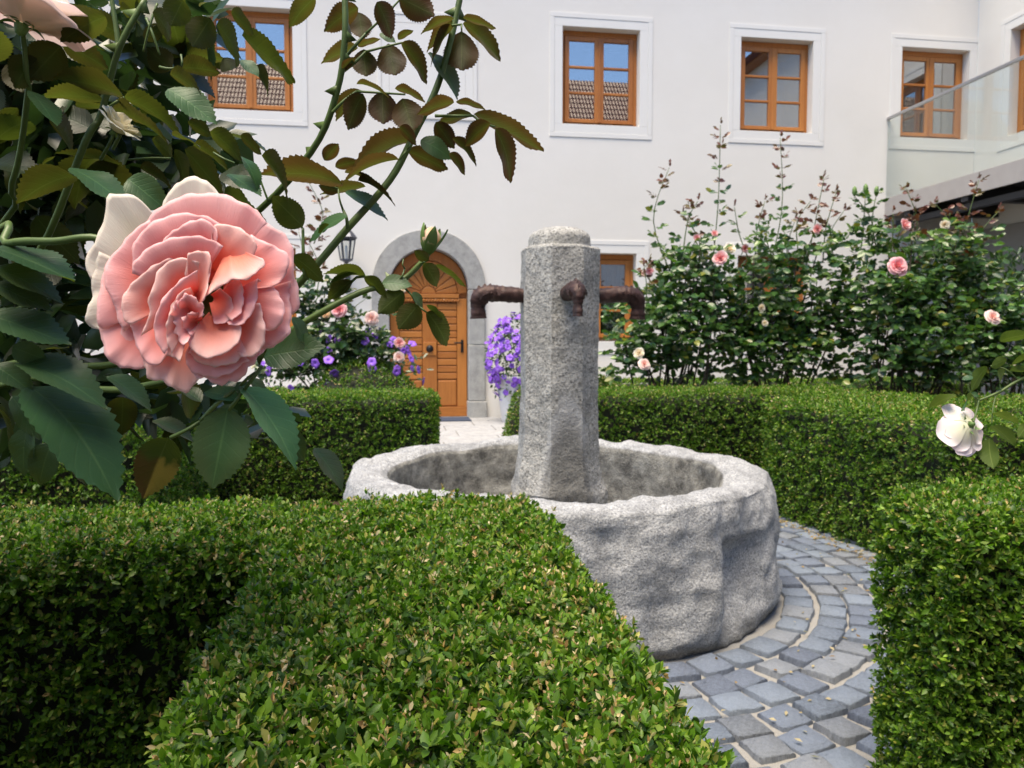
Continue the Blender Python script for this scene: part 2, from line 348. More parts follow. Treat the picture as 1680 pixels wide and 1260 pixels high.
fore = tag(fc.obj('forecourt', M_SAND, None, MH), kind='structure')
y = -4.5
while y < -.1:
    x = -1.3+random.uniform(-.3, 0)
    while x < 1.6:
        w = random.uniform(.45, .8); h = min(.5, -y-.06)
        if x+w > -1.2: 
            s = MB(); s.box(x, x+w-.012, y, y+h-.012, -.02, .016+random.uniform(0, .004)); s.obj('slab', M_SLAB, fore, MH, bevel=.004)
        x += w
    y += .5

# ------------------------------------------------------------------ the house
house = thing('house', 'long white plastered house with orange timber windows and an arched door', 'house', MH)
HOLES = []      # (s0, s1, z0, z1)
WINS = [(-2.80, -1.72, 3.995, 5.285), (1.81, 2.89, 3.995, 5.285), (4.35, 5.43, 4.005, 5.285), (6.80, 7.88, 4.005, 5.285), (1.79, 2.865, 1.05, 2.262), (4.35, 5.43, 1.05, 2.262), (-2.80, -1.72, 1.05, 2.262)]
S0, S1, ZT = -9.0, 8.0, 7.72
def arch(hw, zs, rise, n=24, p=1.0):
    return [(hw*math.cos(math.pi*i/n), zs+rise*math.sin(math.pi*i/n)**p) for i in range(n+1)]
DHW, DZS, DR = .525, 1.745, .535
door_out = [(-DHW, 0)]+[(DHW, 0)]+arch(DHW, DZS, DR)
mid_out = [(-.64, -.01), (.64, -.01)]+arch(.64, 1.75, .66)
wall = MB()
loops = [[(S0, -.02), (S1, -.02), (S1, ZT), (S0, ZT)], mid_out]+[[(a, c), (b, c), (b, d), (a, d)] for a, b, c, d in WINS]
loops[0] = [(S0, -.03), (S1, -.03), (S1, ZT), (S0, ZT)]
tri = tessellate_polygon([[Vector((x, z, 0)) for x, z in l] for l in loops]); pts = [p for l in loops for p in l]
vs = [(x, 0, z) for x, z in pts]; fs = []
for t in tri:
    a, b, c = (Vector((pts[i][0], pts[i][1])) for i in t)
    fs.append(t if (b-a).cross(c-a) > 0 else t[::-1])
wall.add(vs, fs)
for lp in loops[1:]:
    n = len(lp); dp = .26 if lp is not mid_out else .5
    wall.add([(x, 0, z) for x, z in lp]+[(x, dp, z) for x, z in lp], [(i, (i+1) % n, n+(i+1) % n, n+i) for i in range(n)])
wall.add([(S0, 0, -.03), (S0, 6, -.03), (S0, 6, ZT), (S0, 0, ZT)], [(0, 1, 2, 3)])
wall.obj('wall', M_PLASTER, house, MH)
roof = MB(); roof.prism_xz([(S0-.5, 0), (S1+6, 0), (S1+6, .14), (S0-.5, .14)], 0, 6.5)
ca, sa = math.cos(R(34)), math.sin(R(34))
rf = roof.obj('roof', M_TILE, house, MH @ Matrix.Translation((0, -.32, 7.5)) @ Matrix.Rotation(R(34), 4, 'X'))
so_ = MB(); so_.box(S0-.4, S1, -.29, -.003, 7.49, 7.55); so_.obj('eaves_board', M_WOODH, house, MH)
for x in np.arange(S0, S1, .8): MB().box(x, x+.12, -.27, -.004, 7.35, 7.487).obj('rafter', M_WOODH, house, MH) if -4 < x < 8 else None

def ringprism(m, a, b, c, d, t, y0, y1):
    m.box(a-t, b+t, y0, y1, d, d+t); m.box(a-t, b+t, y0, y1, c-t, c); m.box(a-t, a, y0, y1, c+.0005, d-.0005); m.box(b, b+t, y0, y1, c+.0005, d-.0005)
def window(a, b, c, d, curtain=0, parent=house, M=MH):
    s = MB(); ringprism(s, a-.001, b+.001, c-.001, d+.001, .112, -.005, .0)
    ringprism(s, a-.114, b+.114, c-.114, d+.114, .062, -.010, .0); s.obj('window_surround', M_TRIM, parent, M, bevel=.003)
    f = MB(); f.box(a, b, .14, .21, d-.075, d); f.box(a, a+.055, .14, .21, c, d-.075); f.box(b-.055, b, .14, .21, c, d-.075); f.box(a+.055, b-.055, .14, .21, c, c+.05)
    w = f.obj('window', M_WOODV, parent, M, bevel=.006)
    MB().box(a+.01, b-.01, .08, .139, c+.001, c+.022).obj('sill', M_DARKWOOD, w, M, bevel=.003)
    ia, ib, ic, id_ = a+.058, b-.058, c+.053, d-.08; mc = (ia+ib)/2; sw = .062
    for x0, x1 in ((ia, mc-.002), (mc+.002, ib)):
        q = MB(); q.box(x0, x0+sw, .118, .165, ic, id_); q.box(x1-sw, x1, .118, .165, ic, id_); q.box(x0+sw, x1-sw, .12, .165, ic, ic+.055); q.box(x0+sw, x1-sw, .12, .165, id_-.06, id_)
        q.obj('sash', M_WOODV, w, M, bevel=.006, seg=2)
        z0, z1 = ic+.055, id_-.06; hh = (z1-z0)/3
        for k in (1, 2): MB().box(x0+sw+.0005, x1-sw-.0005, .122, .16, z0+k*hh-.016, z0+k*hh+.016).obj('muntin', M_WOODH, w, M, bevel=.005)
        for k in range(3):
            MB().box(x0+sw-.004, x1-sw+.004, .143, .147, z0+k*hh+(.016 if k else -.004), z0+(k+1)*hh-(.016 if k < 2 else -.004)).obj('pane', M_PANE, w, M @ Matrix.Translation((0, random.uniform(-.0005, .0005), 0)))
    MB().box(mc-.02, mc+.02, .108, .1175, ic+.01, id_-.01).obj('sash', M_WOODV, w, M, bevel=.004)
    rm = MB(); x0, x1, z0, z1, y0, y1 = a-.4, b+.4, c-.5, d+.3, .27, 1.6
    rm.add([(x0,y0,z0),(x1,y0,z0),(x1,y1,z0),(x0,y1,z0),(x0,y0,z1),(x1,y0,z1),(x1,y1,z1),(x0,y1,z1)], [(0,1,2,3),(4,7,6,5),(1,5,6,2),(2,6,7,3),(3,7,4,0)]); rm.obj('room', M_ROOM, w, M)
    if curtain:
        q = MB(); n = 70
        for x0, x1, zz0, zz1 in ((a+.03, a+.40, c, d-.05), (b-.42, b-.03, c, d-.05)) if curtain == 1 else ((a+.05, b-.05, c+.02, c+.80),):
            vs = [(x0+(x1-x0)*i/n, .24+.018*math.sin(i*.9)+.008*math.sin(i*2.3), z) for z in (zz0, zz1) for i in range(n+1)]
            q.add(vs, [(i, i+1, n+2+i, n+1+i) for i in range(n)])
        q.obj('curtain', M_CURTAIN, w, M, smooth=True)
for w_, cu in zip(WINS, (0, 0, 0, 2, 1, 0, 0)): window(*w_, curtain=cu)
s = MB(); ringprism(s, -.50, .50, 4.13, 5.20, .10, -.007, 0); ringprism(s, -.602, .602, 4.028, 5.302, .05, -.014, 0); s.box(-.498, .498, -.006, 0, 4.132, 5.198)
s.obj('blind_window_surround', M_TRIM, house, MH, bevel=.004)
# stone doorway
sur = thing('doorway', None, None, MH); sur.parent = house; sur.matrix_local = Matrix.Identity(4)
OHW, OZS, ORISE = .752, 1.755, .77
def stone(poly, y0=-.045, y1=.30, bev=.012):
    m = MB(); m.prism_xz(poly, y0, y1); return m.obj('stone', M_STONE, sur, MH, bevel=bev, seg=2)
for sx in (-1, 1):
    def pl(x0, x1, z0, z1): a, b = sorted((sx*x0, sx*x1)); return [(a, z0), (b, z0), (b, z1), (a, z1)]
    stone(pl(DHW-.012, OHW+.02, -.01, .24), -.06); stone(pl(DHW, OHW, .244, 1.0)); stone(pl(DHW, OHW, 1.004, DZS-.002)); 
    N = 18; a0, a1 = 0, R(83)
    inn = [(DHW*math.cos(a0+(a1-a0)*i/N), DZS+.002+DR*math.sin(a0+(a1-a0)*i/N)) for i in range(N+1)]
    out = [(OHW*math.cos(a0+(a1-a0)*i/N)**.93, DZS+.002+(ORISE+.01)*math.sin(a0+(a1-a0)*i/N)**.93) for i in range(N+1)]
    pg = [(x*sx, z) for x, z in inn+out[::-1]]; 
    if sx > 0: pg = pg[::-1]
    m = MB(); n = N+1; M2 = [(x*sx, z) for x, z in inn]; O2 = [(x*sx, z) for x, z in out]
    for y in (-.045, .30): m.v += [(x, y, z) for x, z in M2]+[(x, y, z) for x, z in O2]
    L = 2*n
    for i in range(N): m.f += [(i, n+i, n+i+1, i+1), (L+i+1, L+n+i+1, L+n+i, L+i), (i+1, L+i+1, L+i, i), (n+i, L+n+i, L+n+i+1, n+i+1)]
    m.f += [(0, L, L+n, n), (N, n+N, L+n+N, L+N)]
    if sx < 0: m.f = [f[::-1] for f in m.f]
    m.obj('stone', M_STONE, sur, MH, bevel=.010, seg=2)
stone([(-.062, 2.272), (.062, 2.272), (.098, 2.56), (-.098, 2.56)], -.075)
MB().box(-.9, .9, -.42, .32, -.01, .02).obj('step', M_SLAB, house, MH, bevel=.006)
# the door, 0.14 behind the wall face
DY = .13
db = MB(); db.prism_xz([(-DHW-.02, .02), (DHW+.02, .02)]+[(x*1.03, z) for x, z in arch(DHW, DZS, DR+.02)], DY+.045, DY+.08)
door = db.obj('door', M_WOODV, house, MH)
def dpart(name, m, mat=M_WOODV, bev=.005): return m.obj(name, mat, door, MH, bevel=bev, seg=2)
dpart('stile', MB().box(-.515, -.40, DY, DY+.044, .16, 1.63)); dpart('stile', MB().box(.385, .515, DY, DY+.044, .16, 1.63))
dpart('centre_board', MB().box(-.085, .108, DY-.006, DY+.044, .16, 1.57)); dpart('bottom_rail', MB().box(-.515, .515, DY-.012, DY+.044, .024, .156), M_WOODH)
dpart('door_rail', MB().box(-.42, .41, DY-.03, DY+.044, 1.635, 1.69), M_WOODH)
rp = MB(); rp.tube([(-.41+.82*i/120, DY-.012+.006*math.sin(i*1.1), 1.605+.012*math.cos(i*1.1)) for i in range(121)], .015, 7); dpart('rope_moulding', rp, M_WOODH, 0)
for x0, x1 in ((-.395, -.09), (.113, .38)):
    z = .53
    while z < 1.53: dpart('slat', MB().prism_xz([(x0, z+.004), (x1, z+.004), (x1, z+.088), (x0, z+.088)], DY+.012, DY+.044), M_WOODH, .009); z += .0945
    dpart('panel', MB().box(x0+.003, x1-.003, DY+.008, DY+.044, .165, .52), M_WOODV, .016)
# fan light carving: outer arched rail, rays and half disc
ar = MB(); N = 30
o1 = [(.515*math.cos(math.pi*i/N), DZS-.03+.555*math.sin(math.pi*i/N)) for i in range(N+1)]; i1 = [(.395*math.cos(math.pi*i/N), 1.694+.45*math.sin(math.pi*i/N)) for i in range(N+1)]
for i in range(N): ar.prism_xz([i1[i], o1[i], o1[i+1], i1[i+1]][::-1] if False else [i1[i], o1[i], o1[i+1], i1[i+1]], DY, DY+.044)
dpart('arched_rail', ar, M_WOODV, 0)
K = 11
for i in range(K):
    a, b = math.pi*(i+.06)/K, math.pi*(i+.94)/K
    q = [(.105*math.cos(a), 1.694+.105*math.sin(a)), (.388*math.cos(a), 1.694+.442*math.sin(a)), (.388*math.cos((a+b)/2)*1.0, 1.694+.442*math.sin((a+b)/2)), (.388*math.cos(b), 1.694+.442*math.sin(b)), (.105*math.cos(b), 1.694+.105*math.sin(b))]
    dpart('ray', MB().prism_xz(q, DY+.014, DY+.044), M_WOODV, .008)
dpart('half_disc', MB().prism_xz([(.098*math.cos(math.pi*i/14), 1.694+.098*math.sin(math.pi*i/14)) for i in range(15)], DY+.002, DY+.044), M_WOODV, .008)
dpart('knocker_plate', MB().box(-.078, .10, DY-.022, DY-.007, .86, 1.04), M_WOODV, .006)
kn = MB(); kn.lathe([(.001, .03), (.03, .026), (.046, .012), (.05, 0)], 20); o = kn.obj('knocker', M_BLACK, door, MH @ Matrix.Translation((.011, DY-.0225, .95)) @ Matrix.Rotation(R(90), 4, 'X'), smooth=True)
ha = MB(); ha.box(.433, .468, DY-.012, DY-.001, .90, 1.07); ha.tube([(.45, DY-.012, 1.03), (.45, DY-.055, 1.03), (.44, DY-.06, 1.03), (.34, DY-.06, 1.028)], .011, 8); dpart('handle', ha, M_BLACK, .002)

mt = MB(); mt.box(-.44, .52, -.50, -.05, .0205, .033); tag(mt.obj('doormat', M_MAT, None, MH, bevel=.003), 'dark blue doormat on the step in front of the arched door', 'doormat')

# wall lantern
LM = MH @ Matrix.Translation((-1.06, -.26, 0))
lan = thing('wall_lantern', 'grey metal lantern on the white wall beside the arched door', 'lantern', LM)
m = MB(); m.lathe([(.135, 2.36), (.14, 2.372), (.105, 2.42), (.055, 2.475), (.03, 2.485), (.03, 2.51), (.001, 2.525)], 6); m.obj('lantern_roof', M_LEAD, lan, LM)
m = MB()
for k in range(6):
    a = math.pi*k/3; m.tube([(.115*math.cos(a), .115*math.sin(a), 2.36), (.075*math.cos(a), .075*math.sin(a), 2.10)], .009, 6)
m.lathe([(.12, 2.345), (.125, 2.36)], 6); m.lathe([(.08, 2.10), (.082, 2.085), (.03, 2.06), (.015, 2.03), (.001, 2.03)], 6); m.obj('lantern_frame', M_LEAD, lan, LM)
for k in range(6):
    a, b = math.pi*k/3, math.pi*(k+1)/3; m = MB(); m.add([(.111*math.cos(a), .111*math.sin(a), 2.35), (.111*math.cos(b), .111*math.sin(b), 2.35), (.073*math.cos(b), .073*math.sin(b), 2.10), (.073*math.cos(a), .073*math.sin(a), 2.10)], [(0, 1, 2, 3)])
    m.obj('pane', M_LAMPGLASS, lan, LM)
m = MB(); m.lathe([(.02, 2.10), (.022, 2.20), (.014, 2.26), (.001, 2.28)], 10); m.obj('lamp', M_TRIM, lan, LM, smooth=True)
m = MB(); m.tube([(0, 0, 2.04), (0, 0, 1.74), (0, .03, 1.69), (0, .1, 1.68), (0, .16, 1.72), (0, .24, 1.78)], .012, 8); m.tube([(0, 0, 1.98), (0, .10, 1.95), (0, .24, 1.99)], .009, 8); m.box(-.03, .03, .238, .257, 1.70, 2.05); m.obj('bracket', M_LEAD, lan, LM)

# ------------------------------------------------------------------ side wing with balcony
MW = MH @ Matrix.Translation((8.0, 0, 0)) @ Matrix.Rotation(R(-90), 4, 'Z')    # x runs towards the camera along the wing wall, y into the wing
wing = thing('house_wing', 'white side wing with a glass-fronted balcony, at right angles to the long house', 'house', MW)
ww = MB(); WH = [(.62, 1.75, 3.9, 5.35)]
lp = [[(.002, -.03), (9, -.03), (9, ZT), (.002, ZT)]]+[[(a, c), (b, c), (b, d), (a, d)] for a, b, c, d in WH]
tri = tessellate_polygon([[Vector((x, z, 0)) for x, z in l] for l in lp]); pts = [p for l in lp for p in l]
fs = []
for t in tri:
    a, b, c = (Vector(pts[i]) for i in t); fs.append(t if (b-a).cross(c-a) > 0 else t[::-1])
ww.add([(x, 0, z) for x, z in pts], fs)
for l in lp[1:]: ww.add([(x, 0, z) for x, z in l]+[(x, .26, z) for x, z in l], [(i, (i+1) % 4, 4+(i+1) % 4, 4+i) for i in range(4)])
ww.add([(9, 0, -.03), (9, 6, -.03), (9, 6, ZT), (9, 0, ZT)], [(0, 1, 2, 3)])
ww.obj('wall', M_PLASTER, wing, MW); window(*WH[0], parent=wing, M=MW)
MB().prism_xz([(-6, 0), (9.6, 0), (9.6, .14), (-6, .14)], 0, 6.5).obj('roof', M_TILE, wing, MW @ Matrix.Translation((0, -.32, 7.5)) @ Matrix.Rotation(R(34), 4, 'X'))
MB().box(.1, 9.4, -.29, -.003, 7.49, 7.55).obj('eaves_board', M_WOODH, wing, MW)
bal = MB(); bal.box(.004, 7, -1.385, -.004, 2.98, 3.085); balcony = bal.obj('balcony', M_DARKSTEEL, wing, MW)
MB().box(.004, 7.0, -1.41, -1.388, 2.86, 3.115).obj('fascia', M_FASCIA, balcony, MW, bevel=.003)
for k in range(6): MB().box(.4+k*1.1, .52+k*1.1, -1.38, -.01, 2.80, 2.976).obj('joist', M_DARKSTEEL, balcony, MW)
MB().box(.05, 6.9, -1.26, -1.16, 2.72, 2.797).obj('beam', M_DARKSTEEL, balcony, MW)
for k in range(4): MB().box(.012+k*1.72, 1.72+k*1.72, -1.405, -1.393, 3.12, 4.24).obj('glass_panel', M_RAILGLASS, balcony, MW)
MB().box(.006, 7.0, -1.42, -1.378, 4.235, 4.272).obj('handrail', M_ALU, balcony, MW, bevel=.004)
MB().box(.02, 7, -.06, -.004, .0, 2.66).obj('lower_wall', M_GREYWALL, wing, MW)  # grey layer over the wing wall, from the ground to the balcony

# ------------------------------------------------------------------ house across the yard (seen mirrored in the windows)
MO = MH @ Matrix.Translation((1.0, -17.5, 0))
MO = MO @ Matrix.Diagonal((1, 1, 1.09, 1)); opp = thing('facing_house', 'house with a steep clay tiled roof, mirrored in the upper windows', 'house', MO)
MB().box(-14, 8.6, -8, 0, -.03, 6.2).obj('wall', M_PLASTER, opp, MO)
tm = MB(); nx = 170; xs = np.linspace(-14.4, 9.0, nx*6+1)
for r_ in range(22):
    y0, z0 = .45-r_*.22, 5.9+r_*.236; y1, z1 = y0-.25, z0+.268-.03
    wv = .03*np.abs(np.sin(np.arange(nx*6+1)*math.pi/6))
    z1 += .017; vs = [(x, y0, z0+.02+w) for x, w in zip(xs, wv)]+[(x, y1, z1+w) for x, w in zip(xs, wv)]+[(x, y0+.002, z0-.025+w*.6) for x, w in zip(xs, wv)]; n = len(xs)
    tm.add(vs, [(i, n+i, n+i+1, i+1)[::-1] for i in range(n-1)]+[(2*n+i, i, i+1, 2*n+i+1)[::-1] for i in range(n-1)])
tag(tm.obj('roof_tiles', M_TILE, opp, MO), kind='stuff')
bk = MB(); bk.add([(-14.4, -4.39, 11.1), (9.0, -4.39, 11.1), (9.0, -8.9, 5.9), (-14.4, -8.9, 5.9)], [(0, 1, 2, 3)]); bk.add([(8.6, 0, 6.2), (8.6, -8, 6.2), (8.6, -4.3, 10.9)], [(0, 1, 2)]); bk.obj('roof', M_TILE, opp, MO)
MO2 = MH @ Matrix.Translation((12.4, -16.0, 0)); MO2 = MO2 @ Matrix.Diagonal((1, 1, 1.07, 1)); brn = thing('barn', 'brown timber barn with a deep gable roof, mirrored in the upper window nearest the balcony', 'barn', MO2)
MB().box(-1.2, 12, -8, 0, -.03, 8.2).prism_xz([(-1.2, 8.203), (12, 8.203), (5.4, 12.38)], -8, -.002).obj('wall', M_DARKWOOD, brn, MO2)
m = MB(); m.prism_xz([(-2.2, 7.6), (5.4, 12.4), (13, 7.6), (13, 7.9), (5.4, 12.75), (-2.2, 7.9)], -8.5, 1.2); m.obj('roof', M_TILE, brn, MO2)

# ------------------------------------------------------------------ fountain
fou = thing('fountain', 'round rough granite trough fountain with an octagonal pillar and iron spouts', 'fountain', MG)
prof = [(.895, -.01), (.90, .03), (.904, .08), (.902, .14), (.896, .20), (.892, .26), (.889, .32), (.886, .38), (.884, .43), (.880, .465), (.872, .495), (.848, .512), (.81, .520), (.77, .519), (.735, .513), (.712, .500), (.70, .48)]
prof_in = [(.695, .44), (.69, .38), (.685, .30), (.675, .22), (.66, .16), (.62, .12), (.5, .105), (.25, .10), (.001, .10)]
def densify(p, k):
    o = []
    for (a, b), (c, d) in zip(p[:-1], p[1:]): o += [(a+(c-a)*i/k, b+(d-b)*i/k) for i in range(k)]
    return np.array(o+[p[-1]])
def basin_mesh(p, k, amp, name, mat):
    pr = densify(p, k); nr = len(pr); n = 360; th = np.arange(n)*2*math.pi/n
    TT, RR = np.meshgrid(th, pr[:, 0]); _, ZZ = np.meshgrid(th, pr[:, 1])
    q = np.stack([RR*np.cos(TT), RR*np.sin(TT), ZZ], -1).reshape(-1, 3); t = TT.ravel(); z = ZZ.ravel(); r = RR.ravel()
    # normals of the profile
    dr = np.gradient(pr[:, 0]); dz = np.gradient(pr[:, 1]); l = np.hypot(dr, dz); nrm = np.stack([dz/l, -dr/l], 1)
    NR = np.repeat(nrm[:, 0], n); NZ = np.repeat(nrm[:, 1], n)
    d = amp*(fbm(q*np.array([1, 1, 1.7]), 3.4, 3, 3)*.6+fbm(q, 13, 5, 9)*.22)+.0022*fbm(q, 60, 3, 4)+amp*(.42-np.abs(fbm(q*np.array([1, 1, 1.5]), 6.5, 3, 21)))*.42
    inn = np.clip((np.repeat(np.arange(nr), n)-14.6*k)/(1.2*k), 0, 1); d *= 1-.55*inn
    if amp > .01:
        dg = np.degrees(t) % 360; side = np.clip((.47-z)/.08, 0, 1)*(inn == 0)
        # the hollow with its sharp left lip, and shallow ledges either side
        u0 = (dg-(299.5+ (z-.2)*14))/17; dep = np.where(u0 > 0, np.exp(-((u0-.15)/.75)**2), np.exp(-(u0/.09)**2)); dep = dep*np.clip(1-((z-.19)/.17)**2, 0, 1)**.7
        d -= .075*dep*side
        d += .030*np.exp(-(((dg-294)/5.5)**2))*np.exp(-((z-.17)/.12)**2)
        d += .026*np.exp(-(((dg-330)/14)**2))*np.clip((z-.02)/.1, 0, 1)*side+.022*np.exp(-((z-.06)/.05)**2)*side
        led = np.exp(-((z-.235-.02*np.sin(t*5))/.035)**2)-.8*np.exp(-((z-.17-.02*np.sin(t*4+1))/.03)**2)
        d += .012*led*np.clip((300-dg)/30, 0, 1)*(dg > 200)
        q[:, 2] += .012*fbm(np.stack([np.cos(t), np.sin(t), 0*t], 1), 2.2, 3, 5)*np.clip(z/.45, 0, 1)*(r > .55)
    q[:, 0] += d*NR*np.cos(t); q[:, 1] += d*NR*np.sin(t); q[:, 2] += d*NZ
    i = np.arange(nr-1)[:, None]*n; j = np.arange(n)[None, :]; j2 = (j+1) % n
    quads = np.stack([i+j, i+j2, i+n+j2, i+n+j], -1).reshape(-1, 4)
    ci = np.repeat(inn[:, None], 3, axis=1); return np_mesh(name, q, quads, mat, True, quads=True, col=ci)
bas = bpy.data.objects.new('basin', basin_mesh(prof+prof_in, 4, .030, 'basin', M_BASIN)); put(bas, fou, MG)
# octagonal pillar
PC = (.016, -.03)
def octring(ap, z, n=8, chamf=.12, per=8):
    ap_v = ap/math.cos(math.pi/8); pts = []
    cs = [(ap_v*math.cos(math.pi/8+k*math.pi/4), ap_v*math.sin(math.pi/8+k*math.pi/4)) for k in range(8)]
    for k in range(8):
        a, b = cs[k], cs[(k+1) % 8]
        for i in range(per):
            f = i/per; f = chamf*.5+f*(1-chamf*.5*0)-chamf*.5*0; f = min(max(i/per, .0), 1)
            pts.append((a[0]+(b[0]-a[0])*f, a[1]+(b[1]-a[1])*f, z))
    return pts
rows = []
for z in list(np.linspace(.09, .42, 16))+list(np.linspace(.44, 1.425, 52)):
    fl = .034*math.exp(-max(0, z-.42)/.07); rows.append((.157+.006*max(0, 1.0-z)+fl, z, 0))
rows += [(.157, 1.432, 0), (.151, 1.440, 0), (.140, 1.443, .4), (.130, 1.446, .75), (.129, 1.452, .9), (.130, 1.478, 1), (.126, 1.492, 1), (.114, 1.506, 1), (.092, 1.518, 1), (.06, 1.526, 1), (.03, 1.53, 1), (.001, 1.531, 1)]
q = []
for ap, z, rd in rows:
    for x, y, _ in octring(ap, z):
        if rd: l = math.hypot(x, y); x, y = x*(1-rd)+x/l*ap*rd, y*(1-rd)+y/l*ap*rd
        q.append((PC[0]+x, PC[1]+y, z))
q = np.array(q); n = 64; ctr = np.array([PC[0], PC[1], 0]); rad = unit((q-ctr)*np.array([1, 1, 0])); lowb = np.clip((.62-q[:, 2])/.18, 0, 1)[:, None]
q += rad*(.0026*fbm(q, 40, 3, 2)+.0045*fbm(q, 6, 3, 6))[:, None]+rad*lowb*(.018*fbm(q, 9, 4, 8))[:, None]
i = np.arange(len(rows)-1)[:, None]*n; j = np.arange(n)[None, :]; j2 = (j+1) % n
pm = np_mesh('pillar', q, np.stack([i+j, i+j2, i+n+j2, i+n+j], -1).reshape(-1, 4), M_PILLAR, True, quads=True)
pil = put(bpy.data.objects.new('pillar', pm), fou, MG)
b = pil.modifiers.new('split', 'EDGE_SPLIT'); b.split_angle = R(33)
def spout(ang, ln=.20):
    m = MB(); ctl = [(.15, 0, 0), (.20, 0, .002), (.25, 0, .006), (.285, 0, .008), (.315, 0, .004), (.337, 0, -.014), (.345, 0, -.04), (.345, 0, -.068), (.344, 0, -.098)]
    pts = []; 
    for k in range(len(ctl)-1):
        p0, p1, p2, p3 = (Vector(ctl[max(0, min(len(ctl)-1, k+d))]) for d in (-1, 0, 1, 2))
        for t in np.linspace(0, 1, 6, endpoint=False): pts.append(.5*((2*p1)+(p2-p0)*t+(2*p0-5*p1+4*p2-p3)*t*t+(-p0+3*p1-3*p2+p3)*t**3))
    pts.append(Vector(ctl[-1])); N = len(pts); rad = []
    for k in range(N):
        f = k/(N-1); rr = .030+.004*math.sin(f*3.14)
        if f > .5: rr += .005*math.exp(-((f-.62)/.10)**2)
        if .74 < f < .86: rr -= .004
        if f > .86: rr += .004*(f-.86)/.14
        rad.append(rr)
    m.tube(pts, rad, 18)
    vv = np.array(m.v); dn = 0; ctr_ = np.repeat(np.array([tuple(p) for p in pts]), 18, axis=0); sd_ = np.tile(np.arange(18), len(pts)); al_ = np.repeat(np.arange(len(pts)), 18); dn = fbm(vv, 70, 3, int(ang*10) % 97)*.0020+.0022*np.sin(sd_*2.1+al_*.55)*(al_ > 3)+.001*np.sin(al_*1.9); vv[:len(ctr_), 1] *= 1-.36*np.clip((al_-22)/12, 0, 1)-.12*np.clip((al_-36)/10, 0, 1); vv[:len(ctr_)] += unit(vv[:len(ctr_)]-ctr_)*dn[:len(ctr_), None]; m.v = [tuple(x) for x in vv]
    for t, sz in ((4, .006), (8, .006), (12, .007), (16, .007), (20, .012), (23, .014), (26, .014), (29, .011)):    # scale-like fins along the back and under the neck
        p = pts[t]; tg = (pts[t+1]-pts[t-1]).normalized(); nn = Vector((0, 1, 0)).cross(tg).normalized()*-1
        for sgn in ((1,) if t % 8 else (1, -1)):
            c0 = p+nn*sgn*(rad[t]-.004); m.add([c0-tg*.012+Vector((0, -.006, 0)), c0+tg*.014+Vector((0, -.006, 0)), c0+tg*.014+Vector((0, .006, 0)), c0-tg*.012+Vector((0, .006, 0)), c0+nn*sgn*sz-tg*.006], [(0, 1, 4), (1, 2, 4), (2, 3, 4), (3, 0, 4)])
        for sy in (-1, 1):
            c0 = p+Vector((0, sy*(rad[t]-.004), 0)); m.add([c0-tg*.012-nn*.008, c0+tg*.016-nn*.004, c0+tg*.002+nn*.012, c0+Vector((0, sy*sz*.7, 0))-tg*.006], [(0, 1, 3), (1, 2, 3), (2, 0, 3)])
    for sy in ():
        c0 = Vector((.357, sy*.024, -.012)); m.tube([c0, c0+Vector((.014, sy*.012, -.018)), c0+Vector((.010, sy*.010, -.045)), c0+Vector((.012, sy*.004, -.07))], [.008, .011, .008, .004], 7)
    o = m.obj('spout', M_IRON, fou, MG @ Matrix.Translation((PC[0], PC[1], 1.243)) @ Matrix.Rotation(ang, 4, 'Z'), smooth=True)
    e = o.modifiers.new('split', 'EDGE_SPLIT'); e.split_angle = R(50)
spout(math.pi); spout(0.0); spout(-math.pi/2+.0); spout(math.pi/2)
# ------------------------------------------------------------------ clipped box hedges
LEAF0 = (np.array([(0, 0, 0), (-.40, .28, .05), (.40, .28, .05), (0, .5, -.03), (-.42, .66, .05), (.42, .66, .05), (0, 1, -.07)]),
         np.array([(0, 3, 1), (0, 2, 3), (1, 3, 4), (2, 5, 3), (4, 3, 6), (3, 5, 6)]))
LEAF1 = (np.array([(0, 0, 0), (-.46, .5, .06), (.46, .5, .06), (0, 1, -.05)]), np.array([(0, 2, 3), (0, 3, 1)]))
def leaves(P_, A, N_, L, W, tpl):
    A = unit(A); X = unit(np.cross(A, N_)); Z = np.cross(X, A); t, f = tpl
    v = (P_[:, None]+X[:, None]*(t[None, :, 0, None]*W[:, None, None])+A[:, None]*(t[None, :, 1, None]*L[:, None, None])+Z[:, None]*(t[None, :, 2, None]*L[:, None, None])).reshape(-1, 3)
    tri = (f[None]+(np.arange(len(P_))*len(t))[:, None, None]).reshape(-1, 3); return v, tri
def poly_inset(poly, d):
    n = len(poly); o = []
    for i in range(n):
        p0, p1, p2 = (np.array(poly[(i+k) % n]) for k in (-1, 0, 1)); e0 = (p1-p0)/np.linalg.norm(p1-p0); e1 = (p2-p1)/np.linalg.norm(p2-p1)
        n0 = np.array([-e0[1], e0[0]]); n1 = np.array([-e1[1], e1[0]]); m = (n0+n1)/(1+n0@n1); o.append(tuple(p1+m*d))
    return o
def sample_poly(poly, N):
    P_ = np.array(poly); lo, hi = P_.min(0), P_.max(0); out = np.zeros((0, 2))
    while len(out) < N:
        c = lo+(hi-lo)*rng.random((N*2, 2)); ins = np.zeros(len(c), bool)
        for i in range(len(P_)):
            a, b = P_[i], P_[(i+1) % len(P_)]; cond = ((a[1] > c[:, 1]) != (b[1] > c[:, 1])); 
            with np.errstate(divide='ignore', invalid='ignore'): xi = (b[0]-a[0])*(c[:, 1]-a[1])/(b[1]-a[1])+a[0]
            ins ^= cond & (c[:, 0] < xi)
        out = np.vstack([out, c[ins]])
    return out[:N]
